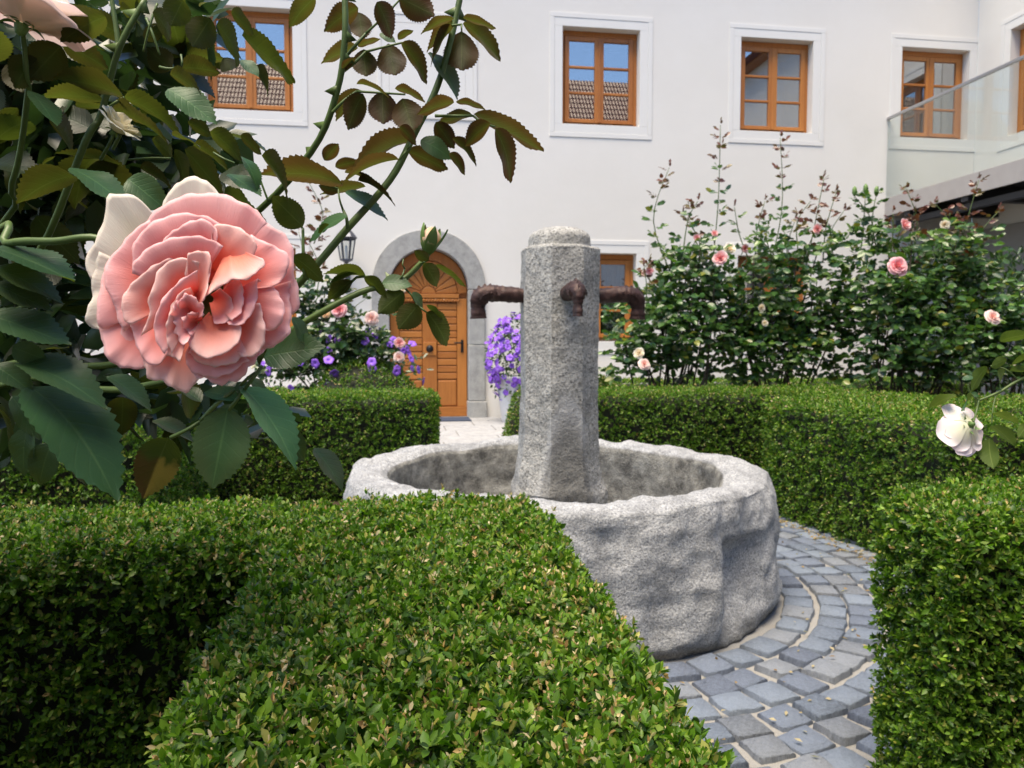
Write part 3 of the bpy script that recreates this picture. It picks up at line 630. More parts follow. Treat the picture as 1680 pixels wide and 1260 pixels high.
def edge_dist(poly, c):
    P_ = np.array(poly); best = np.full(len(c), 9.); nrm = np.zeros((len(c), 2))
    for i in range(len(P_)):
        a, b = P_[i], P_[(i+1) % len(P_)]; e = b-a; t = np.clip(((c-a)@e)/(e@e), 0, 1); d = np.linalg.norm(c-(a+t[:, None]*e), axis=1)
        on = np.array([e[1], -e[0]])/np.linalg.norm(e); k = d < best; best[k] = d[k]; nrm[k] = on
    return best, nrm
GREEN = np.array([(.052, .118, .010), (.082, .172, .014), (.130, .230, .022), (.030, .070, .012), (.18, .26, .040)])
TAN = np.array([(.58, .46, .25), (.66, .55, .34), (.50, .33, .13), (.33, .20, .08)])
def hedge_cols(n, dry, ripe, up):
    c = GREEN[rng.choice(5, n, p=[.3, .3, .17, .13, .10])]*(.75+.5*rng.random((n, 1)))
    d = rng.random(n) < dry; c[d] = TAN[rng.choice(4, d.sum())]*(.7+.5*rng.random((d.sum(), 1)))
    y = rng.random(n) < ripe; c[y] = np.array([.24, .25, .06])*(.7+.5*rng.random((y.sum(), 1))); return c
def hedge(name, label, poly, zt, ntop, nside, ll, per=6, tpl=LEAF0, rr=.06, dry_top=.16, dry_side=.04, M=MG, wob=.012, group=None, faces=None, edens={}):
    """clipped hedge: sprigs of opposite leaves pushing out of the trimmed faces, over a solid core coloured near black as shade in the gaps"""
    area = abs(sum(poly[i][0]*poly[(i+1) % len(poly)][1]-poly[(i+1) % len(poly)][0]*poly[i][1] for i in range(len(poly))))/2
    c = sample_poly(poly, int(area*ntop)); d, on = edge_dist(poly, c); k = d < rr
    z = np.where(k, zt-(rr-np.sqrt(np.maximum(rr**2-(rr-np.minimum(d, rr))**2, 0))), zt)
    N_ = np.zeros((len(c), 3)); N_[:, 2] = 1; f = np.where(k, 1-d/rr, 0); N_[:, :2] = on*f[:, None]; N_[:, 2] = np.sqrt(np.maximum(1-f*f, .0))+.05
    S = np.column_stack([c, z]); TOP = np.ones(len(c), bool)
    for i in range(len(poly)):
        a, b = np.array(poly[i]), np.array(poly[(i+1) % len(poly)]); L = np.linalg.norm(b-a); n = int(L*(zt-rr)*nside*edens.get(i, 1)); t = rng.random(n)
        on = np.array([(b-a)[1], -(b-a)[0]])/L; pts = np.column_stack([a+(b-a)*t[:, None], rng.random(n)*(zt-rr*.6)])
        S = np.vstack([S, pts]); N_ = np.vstack([N_, np.tile([on[0], on[1], .12], (n, 1))]); TOP = np.concatenate([TOP, np.zeros(n, bool)])
    N_ = unit(N_); S = S+N_*(wob*fbm(S, 5, 2, 3)+.010*noise(S, 26, 8))[:, None]
    n = len(S); jut = np.where(rng.random(n) < .06, rng.random(n)*.018, 0)
    S = S+N_*(jut-.034*rng.random(n)**1.3)[:, None]
    ax = unit(N_*.9+rng.normal(0, .55, (n, 3))+np.where(TOP[:, None], [0, 0, .35], [0, 0, .25])*1.0)
    ref = unit(rng.normal(0, 1, (n, 3))); x = unit(np.cross(ax, ref)); y = np.cross(ax, x)
    sl = ll*(.75+.5*rng.random(n)); Pp = []; Aa = []; Nn = []; Ll = []; cc = []
    drs = rng.random(n) < np.where(TOP, dry_top, dry_side); patch = np.clip(noise(S, 4.5, 12)-.2, 0, 1); drs |= rng.random(n) < patch*np.where(TOP, .25, .18)
    for q in range(per):
        lev = q//2; sg = 1 if q % 2 else -1; dirv = (x if lev % 2 == 0 else y)*sg; op = (.95-.22*lev)*(.8+.4*rng.random(n))
        a = unit(ax*np.cos(op)[:, None]+dirv*np.sin(op)[:, None]+rng.normal(0, .18, (n, 3)))
        Pp.append(S+ax*(sl*(-.35+.34*lev))[:, None]); Aa.append(a); Nn.append(unit(ax*.8-dirv*.3+rng.normal(0, .2, (n, 3)))); Ll.append(sl*(1.05-.16*lev)*(.7+.55*rng.random(n)))
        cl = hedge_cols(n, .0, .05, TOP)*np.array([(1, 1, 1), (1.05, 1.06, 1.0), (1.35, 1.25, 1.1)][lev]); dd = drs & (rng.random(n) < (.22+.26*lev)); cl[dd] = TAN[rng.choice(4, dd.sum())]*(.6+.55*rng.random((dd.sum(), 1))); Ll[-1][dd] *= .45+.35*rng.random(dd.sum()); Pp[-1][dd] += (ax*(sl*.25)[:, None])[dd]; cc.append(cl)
    if tpl is LEAF0:                     # older leaves lying deeper in the hedge close the view to the dark core
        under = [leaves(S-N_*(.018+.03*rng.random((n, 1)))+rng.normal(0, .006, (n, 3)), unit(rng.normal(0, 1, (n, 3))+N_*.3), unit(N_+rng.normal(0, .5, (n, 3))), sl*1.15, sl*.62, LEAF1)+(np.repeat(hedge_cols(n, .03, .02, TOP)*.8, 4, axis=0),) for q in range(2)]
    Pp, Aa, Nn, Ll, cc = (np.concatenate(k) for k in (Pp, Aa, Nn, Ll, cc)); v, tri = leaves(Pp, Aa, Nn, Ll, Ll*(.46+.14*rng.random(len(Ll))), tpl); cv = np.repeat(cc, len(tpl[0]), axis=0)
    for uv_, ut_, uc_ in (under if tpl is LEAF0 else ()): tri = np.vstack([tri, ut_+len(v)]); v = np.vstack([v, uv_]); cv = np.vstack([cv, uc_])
    if tpl is LEAF0:                     # cut twig ends standing between the leaves
        m = rng.random(n) < np.where(TOP, .35, .12); p, a = S[m]+ax[m]*(sl[m]*.2)[:, None], ax[m]; h = .35+.4*rng.random(m.sum()); w = .0011
        s1, s2 = x[m]*w, y[m]*w; e = a*(sl[m]*h)[:, None]; tv = np.stack([p-s1, p+s1*.5+s2, p+s1*.5-s2, p-s1*.8+e, p+s1*.4+s2*.8+e, p+s1*.4-s2*.8+e], 1).reshape(-1, 3)
        tt = np.array([(0, 1, 4), (0, 4, 3), (1, 2, 5), (1, 5, 4), (2, 0, 3), (2, 3, 5), (3, 4, 5)]); tt = (tt[None]+(np.arange(m.sum())*6)[:, None, None]).reshape(-1, 3)+len(v)
        tc = np.repeat(np.array([(.16, .20, .05), (.40, .33, .17), (.24, .26, .08)])[rng.choice(3, m.sum())], 6, axis=0); v, tri, cv = np.vstack([v, tv]), np.vstack([tri, tt]), np.vstack([cv, tc])
    o = thing(name, label, 'hedge', M, group)
    fo = bpy.data.objects.new('foliage', np_mesh('foliage', v, tri, M_BOX, True, cv)); put(fo, o, M); fo['kind'] = 'stuff'
    ins = .058 if tpl is LEAF0 else .045
    MB().prism_xy(poly_inset(poly, ins), -.02, zt-ins-.004).obj('dark_core', M_DARKCORE, o, M, bevel=.045, seg=2)
    return o
hedge('box_hedge', 'closest clipped box hedge, speckled with tan dry leaf tips, below the big pink rose',
      [(-.87, -2.9), (-.37, -2.9), (-.35, -1.50), (-2.1, -1.47), (-2.1, -1.90), (-.90, -1.90)], .70, 12500, 7000, .0140, 6, edens={0: .15, 1: .6, 2: .3, 3: .2, 4: .8, 5: .6}, dry_top=.30, dry_side=.05, rr=.05)
hedge('box_hedge', 'glossy green box hedge end at the right of the cobbles, under the hanging white rose',
      [(.40, -1.91), (1.9, -1.96), (1.9, -1.47), (.70, -1.47), (.44, -1.62)], .70, 8500, 8500, .0160, 6, edens={0: .85, 1: .15, 2: .25, 3: .5, 4: .8}, dry_top=.12, dry_side=.03, rr=.05)
hedge('box_hedge', 'box hedge behind the fountain with its square end in front of the orange door',
      [(-1.80, .35), (-1.80, 1.86), (-.40, 1.86), (-.40, 2.42), (-2.6, 2.42), (-2.6, .35)], .70, 3600, 3600, .021, 5, tpl=LEAF1, edens={3: .3, 4: .2, 5: 1}, dry_top=.2, dry_side=.05, rr=.04)
hedge('box_hedge', 'long stepped box hedge behind the fountain in front of the tall rose bushes',
      [(.42, 1.83), (2.05, 1.83), (2.05, 1.16), (1.53, 1.16), (1.62, .25), (1.66, -.30), (2.25, -.30), (2.25, .50), (4.6, .45), (4.6, 1.0), (2.7, 1.2), (2.6, 2.40), (.42, 2.40)], .70, 3600, 3600, .021, 5, tpl=LEAF1, edens={1: .5, 2: .4, 5: 1, 6: .3, 8: .2, 9: .2, 10: .2, 11: .2}, dry_top=.2, dry_side=.07, rr=.04)
hedge('box_hedge', 'low box hedge running along the white wall behind the tall roses', [(.9, 4.7), (6.0, 4.7), (6.0, 5.2), (.9, 5.2)], .62, 1500, 1300, .028, 5, tpl=LEAF1, dry_top=.2, M=MG)
hedge('box_hedge', 'low box hedge along the path toward the door behind the violet-flowered bush', [(-4.2, 3.6), (-1.4, 3.6), (-1.4, 4.1), (-4.2, 4.1)], .62, 1500, 1300, .028, 5, tpl=LEAF1, dry_top=.2, M=MG)
def box_ball(label, a, b, r, h, group='clipped box balls flanking the path'):
    n = 5200; d = unit(rng.normal(0, 1, (n, 3))); d = d[d[:, 2] > -.35]; n = len(d); S = d*np.array([r, r, h]); S = S*(1+.03*fbm(S, 6, 2, 5)-.04*rng.random(n))[:, None]
    Pp = []; Aa = []; Nn = []; cc = []
    for q in range(6):
        a_ = unit(d*.7+rng.normal(0, .6, (n, 3))+[0, 0, .2]); Pp.append(S+rng.normal(0, .008, (n, 3))); Aa.append(a_); Nn.append(unit(d+rng.normal(0, .4, (n, 3)))); cc.append(hedge_cols(n, .05, .06, None))
    Pp, Aa, Nn, cc = (np.concatenate(k) for k in (Pp, Aa, Nn, cc)); L = .022*(.7+.6*rng.random(len(Pp))); v, tri = leaves(Pp, Aa, Nn, L, L*.52, LEAF1)
    M = MG @ Matrix.Translation((a, b, h*.35)); o = thing('box_ball', label, 'topiary', M, group); f = bpy.data.objects.new('foliage', np_mesh('foliage', v, tri, M_BOX, True, np.repeat(cc, 4, axis=0))); put(f, o, M); f['kind'] = 'stuff'
    MB().lathe([(.001, -h*.34)]+[(r*.94*math.cos(t), h*.94*math.sin(t)) for t in np.linspace(-.33, 1.55, 12)], 24).obj('dark_core', M_DARKCORE, o, M, smooth=True)  # solid dark filler, painted shade behind the leaves
box_ball('rounded box bush at the left of the door path, behind the square hedge end', -.93, 2.95, .52, .68)
box_ball('rounded box bush half hidden behind the fountain pillar, below the violet petunias', .72, 3.0, .52, .66)
# dead leaves blown against the hedge foot
n = 900; t = rng.random(n); p = np.column_stack([1.52+.1*t-np.abs(rng.normal(0, .05, n)), 1.1-1.4*t, .012+.012*rng.random(n)]); an_ = rng.uniform(-1.75, .5, 110); rd_ = rng.uniform(.98, 1.7, 110); p[:110] = np.column_stack([rd_*np.cos(an_), rd_*np.sin(an_), np.full(110, .030)])
A = unit(np.column_stack([rng.normal(0, 1, (n, 2)), rng.normal(0, .25, n)])); v, tri = leaves(p, A, unit(np.column_stack([rng.normal(0, .4, (n, 2)), np.ones(n)])), .02*(.6+.8*rng.random(n)), .011*np.ones(n), LEAF1)
ll_ = bpy.data.objects.new('fallen_leaves', np_mesh('fallen_leaves', v, tri, M_BOX, True, np.repeat(TAN[rng.choice(4, n)]*.6, 4, axis=0))); tag(put(ll_, None, MG), kind='stuff')

# ------------------------------------------------------------------ rose parts
def rose_leaf_mesh(seed, far=False):
    r = random.Random(seed); rows = 30 if not far else 8; vs = []; uvs = []; fold = r.uniform(.10, .34); droop = r.uniform(.04, .42); tw = r.uniform(-.5, .5); asym = r.uniform(-.05, .05); pk = r.uniform(.40, .48); w0 = r.uniform(.29, .34)
    for i in range(rows+1):
        t = i/rows; env = max(0, math.sin(math.pi*min(1, t**(math.log(.5)/math.log(pk)))))**.72*w0
        if t > .82: env *= 1-.55*((t-.82)/.18)**1.3
        tooth = 0 if far or i in (0, rows) else (.020 if i % 2 else -.009)*min(1, env*9)
        for k, u in enumerate((-1, -.55, 0, .55, 1)):
            e = env*(1+asym*u); x = u*(e+(tooth if abs(u) == 1 else 0)); y = t+(.014 if (i % 2 and abs(u) == 1) else 0)
            z = abs(x)*fold-droop*t*t+.012*math.sin(t*13+seed)*abs(u)+tw*x*t*.5-.028*max(0, abs(u)-.5)*math.cos(t*9+u)
            vs.append((x, y, z)); uvs.append((u*.5+.5, t))
    tri = [(i*5+k, i*5+k+1, i*5+6+k, i*5+5+k) for i in range(rows) for k in range(4)]
    return np_mesh('rose_leaf', np.array(vs), np.array(tri), M_ROSELEAF, True, quads=True, uv=np.array(uvs))
LEAFM = [rose_leaf_mesh(i) for i in range(12)]
ROOT = Vector((-.95, .72, 0))
bush = thing('rose_bush', 'rose bush leaning in from the left with one huge pink bloom and dark green leaves', 'rose bush', ROOT)
def place_leaf(parent, B, T, wpx, depth, side, col, name='leaf', minroll=None, meshes=LEAFM):
    A = T-B; L = A.length; A.normalize(); view = (B+T)/2-Vector((0, 0, CAM_H)); view.normalize()
    c = -view; c = (c-A*c.dot(A)).normalized(); true = .64*L; app = wpx/FPX*depth; rho = math.acos(max(.12, min(1, app/true)))
    wsc = max(1.0, app/true)
    best = None
    for sg in (1, -1):
        nv = (Matrix.Rotation(sg*rho, 3, A) @ c).normalized(); up = nv if side == 't' else -nv
        if best is None or up.z > best[0]: best = (up.z, up)
    Z = best[1]; X = A.cross(Z).normalized(); M = frame(B, X, A)
    M = Matrix(((X.x, A.x, Z.x, B.x), (X.y, A.y, Z.y, B.y), (X.z, A.z, Z.z, B.z), (0, 0, 0, 1))) @ Matrix.Diagonal((L*wsc, L, L, 1))
    return inst(name, random.choice(meshes), parent, M, col)
LV = []
def L_(bx, by, tx, ty, w, d, side='b', red=.5, br=1.0, yel=0): LV.append((bx, by, tx, ty, w, d, side, red, br, yel))
D1 = .62
for t in [(588,13,525,38,37),(588,20,597,67,39),(618,3,653,63,38),(655,-4,717,28,46),(587,78,521,93,25),(587,76,623,61,13),(597,81,601,130,40),(637,72,650,132,47),(658,70,714,126,31),(653,65,674,45,13),(561,113,583,93,14),
          (745,30,690,36,15),(745,35,691,68,21),(743,42,692,98,22),(760,30,815,42,14),(760,38,833,88,32),(757,52,758,126,56),(593,148,543,183,22),(585,137,640,142,7),(596,154,561,211,40),(628,149,629,212,49),(660,162,680,221,52),(648,145,701,158,15),
          (745,168,680,178,22),(748,167,796,169,13),(777,187,896,238,27),(804,202,757,232,30),(812,211,861,288,33),(774,187,715,200,18),(715,200,745,243,34),(674,230,556,254,36),(655,262,556,270,17),(669,248,737,274,32),(737,251,769,280,18),(742,227,791,257,20),(655,208,688,232,20),
          (532,263,554,233,23),(550,274,588,262,20),(562,302,452,250,32),(600,306,524,313,20),(566,282,630,294,9),(588,295,657,315,12),(555,312,524,305,22)]: L_(*t, D1+random.uniform(-.04, .05), 'b', .95, random.uniform(.8, 1.35))
for t in [(623,55,649,66,13),(705,85,761,146,26),(690,230,742,249,30),(566,315,641,338,22)]: L_(*t, D1, 't', .35, 2.4)  # raised brightness paints the sky sheen on upturned leaves
D2 = .56
for t in [(497,372,450,325,44),(540,368,520,380,13),(480,420,537,456,34),(600,452,535,432,21),(586,448,537,457,9),(577,460,536,490,25),(597,456,640,478,22),(662,478,623,512,36),(686,500,655,538,40),(700,512,744,562,32),(700,500,732,530,10),(703,428,680,410,18),(695,432,721,466,24),(713,435,766,466,9)]: L_(*t, D2, 'b', .25, 1.05)
for t in [(570,355,498,374,18),(626,464,672,463,27),(676,480,700,503,16)]: L_(*t, D2, 't', .2, 2.3)  # sky sheen put into the leaf brightness here too
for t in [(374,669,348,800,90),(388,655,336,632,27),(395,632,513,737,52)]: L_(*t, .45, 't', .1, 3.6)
for t in [(460,708,507,754,40),(515,735,573,794,34),(433,585,530,565,58),(405,617,443,645,16),(480,520,508,568,20)]: L_(*t, .48, 't', .15, 1.15)
L_(276, 718, 236, 816, 70, .47, 'b', .3, .7, 1)
for t in [(50,635,223,750,82),(30,595,176,626,44),(-25,515,118,557,54),(-14,465,88,505,36),(-14,438,106,475,38),(-14,405,123,448,36),(20,570,75,590,40),(-14,598,55,632,38)]: L_(*t, .45, 't', .1, 1.2)
for t in [(85,725,55,797,44),(95,725,162,780,32),(45,700,25,782,42),(175,617,258,655,30),(250,690,320,706,22),(120,640,60,700,36),(20,650,70,720,40),(310,640,260,600,30),(330,660,290,620,26)]: L_(*t, .52, 't', .2, .8)
for t in [(203,157,98,112,32),(173,165,78,140,28),(203,160,308,197,30),(187,180,288,215,30),(173,27,107,50,46),(100,70,185,108,46),(100,75,50,128,62),(82,200,162,272,45),(122,288,32,300,36),(280,122,341,145,28),(297,112,361,105,30),(280,115,245,82,40),(345,30,312,82,50),(300,0,280,42,46),(355,40,420,97,40),(397,58,492,129,36),(418,112,457,152,24),(367,95,385,123,30),
          (308,200,352,218,25),(345,215,403,252,30),(395,222,432,252,20),(318,238,386,268,18),(303,245,372,317,40),(430,255,497,314,32),(368,318,454,362,30),(517,-4,470,32,32),(197,15,245,34,20),(283,222,332,229,14),(250,228,291,254,25),(230,275,294,298,22),(237,65,268,40,26),(200,60,150,20,34),(130,10,100,60,36),(250,20,300,60,34),(380,20,420,55,26),(60,95,10,140,40),(20,100,40,160,44)]: L_(*t, .60+random.uniform(-.07, .10), 'b', .42, random.uniform(.55, 1.05))
for t in [(52,150,96,201,28),(115,275,218,319,29),(210,293,269,337,50),(275,146,357,191,38),(395,98,424,117,18),(397,257,433,297,15),(375,285,430,317,20)]: L_(*t, .54, 't', .15, 2.3)  # upturned leaves, brightened in colour for sky sheen
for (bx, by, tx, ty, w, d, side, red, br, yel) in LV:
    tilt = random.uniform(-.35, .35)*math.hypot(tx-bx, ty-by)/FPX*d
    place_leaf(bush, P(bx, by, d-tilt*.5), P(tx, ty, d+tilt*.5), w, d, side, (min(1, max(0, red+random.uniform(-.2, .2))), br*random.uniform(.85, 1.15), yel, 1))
# the shaded thicket of leaves farther in
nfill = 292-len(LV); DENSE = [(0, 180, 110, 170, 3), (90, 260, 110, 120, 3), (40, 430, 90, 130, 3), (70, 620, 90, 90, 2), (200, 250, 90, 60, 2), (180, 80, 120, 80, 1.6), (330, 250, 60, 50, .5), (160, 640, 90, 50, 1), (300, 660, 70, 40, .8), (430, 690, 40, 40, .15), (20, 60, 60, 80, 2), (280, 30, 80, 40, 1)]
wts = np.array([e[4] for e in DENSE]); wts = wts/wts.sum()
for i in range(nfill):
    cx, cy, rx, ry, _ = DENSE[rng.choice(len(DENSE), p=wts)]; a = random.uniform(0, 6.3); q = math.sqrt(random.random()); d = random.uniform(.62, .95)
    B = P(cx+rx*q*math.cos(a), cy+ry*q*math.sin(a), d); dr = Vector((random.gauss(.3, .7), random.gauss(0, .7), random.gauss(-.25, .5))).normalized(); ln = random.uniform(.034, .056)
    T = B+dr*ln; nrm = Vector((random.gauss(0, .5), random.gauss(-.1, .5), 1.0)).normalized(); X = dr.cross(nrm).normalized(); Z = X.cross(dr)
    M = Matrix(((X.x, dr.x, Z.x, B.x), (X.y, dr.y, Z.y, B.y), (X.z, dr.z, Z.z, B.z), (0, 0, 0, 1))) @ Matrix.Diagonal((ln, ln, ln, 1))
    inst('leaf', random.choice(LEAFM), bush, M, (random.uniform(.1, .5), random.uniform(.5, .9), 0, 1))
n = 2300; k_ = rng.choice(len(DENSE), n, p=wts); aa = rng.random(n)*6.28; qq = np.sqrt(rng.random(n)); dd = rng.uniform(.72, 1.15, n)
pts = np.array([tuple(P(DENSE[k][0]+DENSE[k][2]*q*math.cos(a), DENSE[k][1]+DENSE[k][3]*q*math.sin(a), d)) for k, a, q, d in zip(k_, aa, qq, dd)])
n2 = 9000; p2 = np.column_stack([rng.uniform(-1.6, -.60, n2), rng.uniform(.0, 1.25, n2), .08+2.1*rng.random(n2)**1.15]); p2[:, 0] -= .25*np.abs(p2[:, 2]-1.2); p2 = p2[(p2[:, 0] < -.67*p2[:, 1]-.06)|(p2[:, 1] < .02)]; pts = np.vstack([pts, p2]); n = len(pts)  # p2: leaves out of view at left, added to darken the near hedge recess
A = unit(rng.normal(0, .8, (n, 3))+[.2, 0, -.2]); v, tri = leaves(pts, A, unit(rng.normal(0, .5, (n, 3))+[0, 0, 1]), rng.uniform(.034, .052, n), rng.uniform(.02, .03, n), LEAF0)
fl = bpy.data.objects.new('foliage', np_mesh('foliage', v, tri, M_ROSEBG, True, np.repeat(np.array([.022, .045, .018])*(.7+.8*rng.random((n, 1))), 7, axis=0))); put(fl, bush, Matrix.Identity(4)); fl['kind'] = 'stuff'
def crv(pts, k=5):
    pts = [Vector(p) for p in pts]; o = []
    for i in range(len(pts)-1):
        p0, p1, p2, p3 = (pts[max(0, min(len(pts)-1, i+d))] for d in (-1, 0, 1, 2))
        for t in np.linspace(0, 1, k, endpoint=False): o.append(.5*((2*p1)+(p2-p0)*t+(2*p0-5*p1+4*p2-p3)*t*t+(-p0+3*p1-3*p2+p3)*t**3))
    o.append(pts[-1]); return o
def cane(parent, pts, r0, r1, mat=M_CANE, thorns=0, name='cane', nn=9):
    c = crv(pts); m = MB(); N = len(c); m.tube(c, [(r0+(r1-r0)*i/(N-1))*(1+.03*random.uniform(-1, 1)) for i in range(N)], nn)
    for k in range(thorns):
        i = random.randrange(1, N-1); t = (c[i+1]-c[i-1]).normalized(); nn_ = Matrix.Rotation(random.uniform(0, 6.3), 3, t) @ t.orthogonal().normalized(); r = r0+(r1-r0)*i/(N-1); p = c[i]+nn_*r*.8; b = t.cross(nn_)
        m.add([p-t*.004+b*.0012, p+t*.004+b*.0012, p+t*.004-b*.0012, p-t*.004-b*.0012, p+nn_*.0085-t*.003], [(0, 1, 4), (1, 2, 4), (2, 3, 4), (3, 0, 4)])
    return m.obj(name, mat, parent, None, True)
d = D1
cane(bush, [ROOT, (-.80, .70, .75), P(-90, 640, .72), P(170, 600, .70), P(390, 555, .66), P(500, 455, d), P(570, 375, d), P(640, 295, d), P(680, 220, d), P(718, 140, d), P(742, 55, d), P(760, -30, d), P(775, -110, d)], .0037, .0024, thorns=22)
cane(bush, [ROOT+Vector((.03, .05, 0)), (-.85, .85, .75), P(-60, 560, .80), P(220, 470, .76), P(400, 365, .68), P(510, 250, .63), P(553, 150, .61), P(566, 60, .6), P(565, -20, .6)], .0035, .0023, thorns=18)
cane(bush, [ROOT+Vector((.06, -.02, 0)), (-.78, .60, .65), P(-80, 680, .66), P(200, 640, .62), P(400, 590, .58), P(500, 528, .56), P(590, 480, .56), P(655, 462, .57), P(690, 432, .57), P(708, 408, .57)], .0031, .0019, thorns=8)
cane(bush, [ROOT+Vector((-.03, .02, 0)), (-.78, .62, .75), P(-60, 540, .68), P(60, 420, .64), P(140, 232, .6), P(165, 190, .6), P(195, 80, .58), P(238, 0, .58)], .0034, .0022, thorns=8)
cane(bush, [P(195, 80, .58), P(190, 40, .58), P(180, -20, .58)], .002, .0016)
cane(bush, [ROOT+Vector((-.05, -.03, 0)), (-.75, .50, .8), P(-90, 440, .48), P(10, 400, .46), P(90, 396, .452), P(165, 392, .45), P(250, 440, .462), P(322, 480, .47)], .0027, .0019)
cane(bush, [ROOT+Vector((-.02, -.06, 0)), (-.8, .6, .8), P(-50, 420, .66), P(20, 300, .62), P(45, 160, .58), P(44, 130, .57), P(40, 80, .56), P(36, 45, .55)], .0028, .0017)
for a, b, r in [((570, 375), (563, 345), .0016), ((563, 345), (555, 310), .001), ((555, 310), (530, 290), .0008), ((566, 95), (600, 55), .0014), ((600, 55), (660, -5), .001), ((562, 118), (600, 85), .0014), ((600, 85), (660, 70), .001), ((545, 185), (585, 150), .0014), ((585, 150), (665, 155), .001), ((742, 42), (758, 40), .001), ((757, 40), (758, 56), .0008), ((714, 190), (776, 190), .0013), ((776, 190), (812, 208), .001), ((668, 245), (672, 232), .001), ((655, 262), (668, 245), .001), ((500, 455), (497, 375), .0016), ((497, 375), (470, 350), .001), ((440, 330), (420, 270), .001), ((385, 268), (350, 250), .001), ((560, 480), (585, 455), .0012), ((585, 455), (620, 458), .001), ((663, 472), (682, 498), .0009), ((682, 498), (702, 514), .0009), ((690, 432), (700, 428), .0009), ((652, 462), (664, 440), .0008), ((664, 440), (662, 425), .0006), ((376, 672), (400, 640), .0014), ((400, 640), (430, 600), .0014), ((395, 632), (420, 610), .001), ((280, 718), (330, 690), .0012), ((330, 690), (385, 640), .0014), ((240, 30), (262, 90), .0012), ((262, 110), (296, 112), .0012), ((204, 160), (176, 178), .0014), ((297, 90), (296, 115), .001), ((280, 260), (210, 262), .001), ((258, 6), (235, 85), .001), ((185, 245), (205, 205), .0016)]:
    dd_ = .45 if b[1] > 590 else .61 if a[1] < 420 else .565
    cane(bush, [P(*a, dd_), P((a[0]+b[0])/2+random.uniform(-3, 3), (a[1]+b[1])/2+random.uniform(-3, 3), dd_-.003), P(*b, dd_)], r, r*.75, name='twig', nn=6)

# ------------------------------------------------------------------ the big bloom: every petal lofted from its root to its rim
BC = (325, 480); BD = .442; Z2P = 1/3.3167
def bloom_pt(x, y, z): px = 140+x*Z2P; py = 280+y*Z2P; return P(px, py, BD-z*.000105)
bl = thing('rose_bloom', None, None, Matrix.Translation(P(325, 470, BD+.02)))
bl.parent = bush; bl.matrix_local = WM[bush.name].inverted() @ WM[bl.name]
PINK = dict(base=(.93, .25, .19), mid=(.93, .41, .40), rim=(.95, .72, .76)); WHITE = dict(base=(.82, .83, .60), mid=(.89, .89, .77), rim=(.90, .87, .82)); PALE = dict(base=(.94, .32, .22), mid=(.94, .51, .45), rim=(.95, .78, .77))
def petal(rim, base, zr, zb, bulge=40, curl=22, pal=PINK, ruf=6, seed=0, spread=.22, rise=.85):
    bulge *= .38; curl *= .22; ruf *= 1.5
    r = [Vector((x, y, 0)) for x, y in rim]; r = crv(r, 8); n = 26
    ln = [0]
    for a, b in zip(r[:-1], r[1:]): ln.append(ln[-1]+(b-a).length)
    rs = []
    for i in range(n+1):
        t = ln[-1]*i/n; k = max(j for j in range(len(ln)) if ln[j] <= t+1e-6); k = min(k, len(r)-2); f = (t-ln[k])/max(1e-6, ln[k+1]-ln[k]); rs.append(r[k].lerp(r[k+1], min(1, f)))
    mean = sum(rs, Vector())/len(rs); bx = Vector((base[0], base[1], 0)); m = 20; V_ = []; C = []; UVs = []; rr = random.Random(seed*7+int(base[0]))
    ph = [rr.uniform(0, 6.3) for _ in range(6)]; zz = zr if isinstance(zr, (list, tuple)) else (zr, zr, zr)
    for j in range(m+1):
        v = j/m
        for i in range(n+1):
            u = i/n; R_ = rs[i]; B_ = bx+(R_-mean)*spread
            q = B_.lerp(R_, v)
            z0 = zz[0]*(1-2*u)+zz[1]*2*u if u < .5 else zz[1]*(2-2*u)+zz[2]*(2*u-1)
            z = zb+(z0-zb)*(v**rise)+bulge*math.sin(math.pi*v)*(.55+.45*math.sin(math.pi*u))
            z += (ruf*math.sin(u*9+ph[0])+ruf*.6*math.sin(u*19+ph[1]))*v**3+ruf*.9*math.sin(u*5+v*4+ph[2])*v*(1-v)*2+ruf*.45*math.sin(u*33+ph[3])*v**6+ruf*.3*math.sin(u*57+ph[0])*v**10
            if v > .88: w = (v-.88)/.12; z -= curl*w*w*(.5+.5*math.sin(math.pi*u)); q = q+(R_-B_).normalized()*(2.5*math.sin(u*27+ph[4])+2*math.sin(u*47+ph[5]))*w*w*(ruf/6)
            V_.append(bloom_pt(q.x, q.y, z)); UVs.append((u, v))
            e = min(1, max(0, (v-.30)/.52)); e2 = .75*max(0, (v-.5)/.5)**1.8; eu = max(0, abs(u-.5)*2-.86)/.14*.3; rim_ = min(1, e2+eu*v)
            c = [pal['base'][k]*(1-e)+pal['mid'][k]*e for k in range(3)]; c = [c[k]*(1-rim_)+pal['rim'][k]*rim_ for k in range(3)]; C.append(c)
    w = n+1; F = [(j*w+i, j*w+i+1, j*w+w+i+1, j*w+w+i) for j in range(m) for i in range(n)]
    o = bpy.data.objects.new('petal', np_mesh('petal', np.array([tuple(p) for p in V_]), np.array(F), M_PETAL, True, np.array(C), quads=True, uv=np.array(UVs)))
    put(o, bl, Matrix.Identity(4)); o['pal'] = 1; del o['pal']
    s = o.modifiers.new('thickness', 'SOLIDIFY'); s.thickness = .00016; s.offset = 0; return o
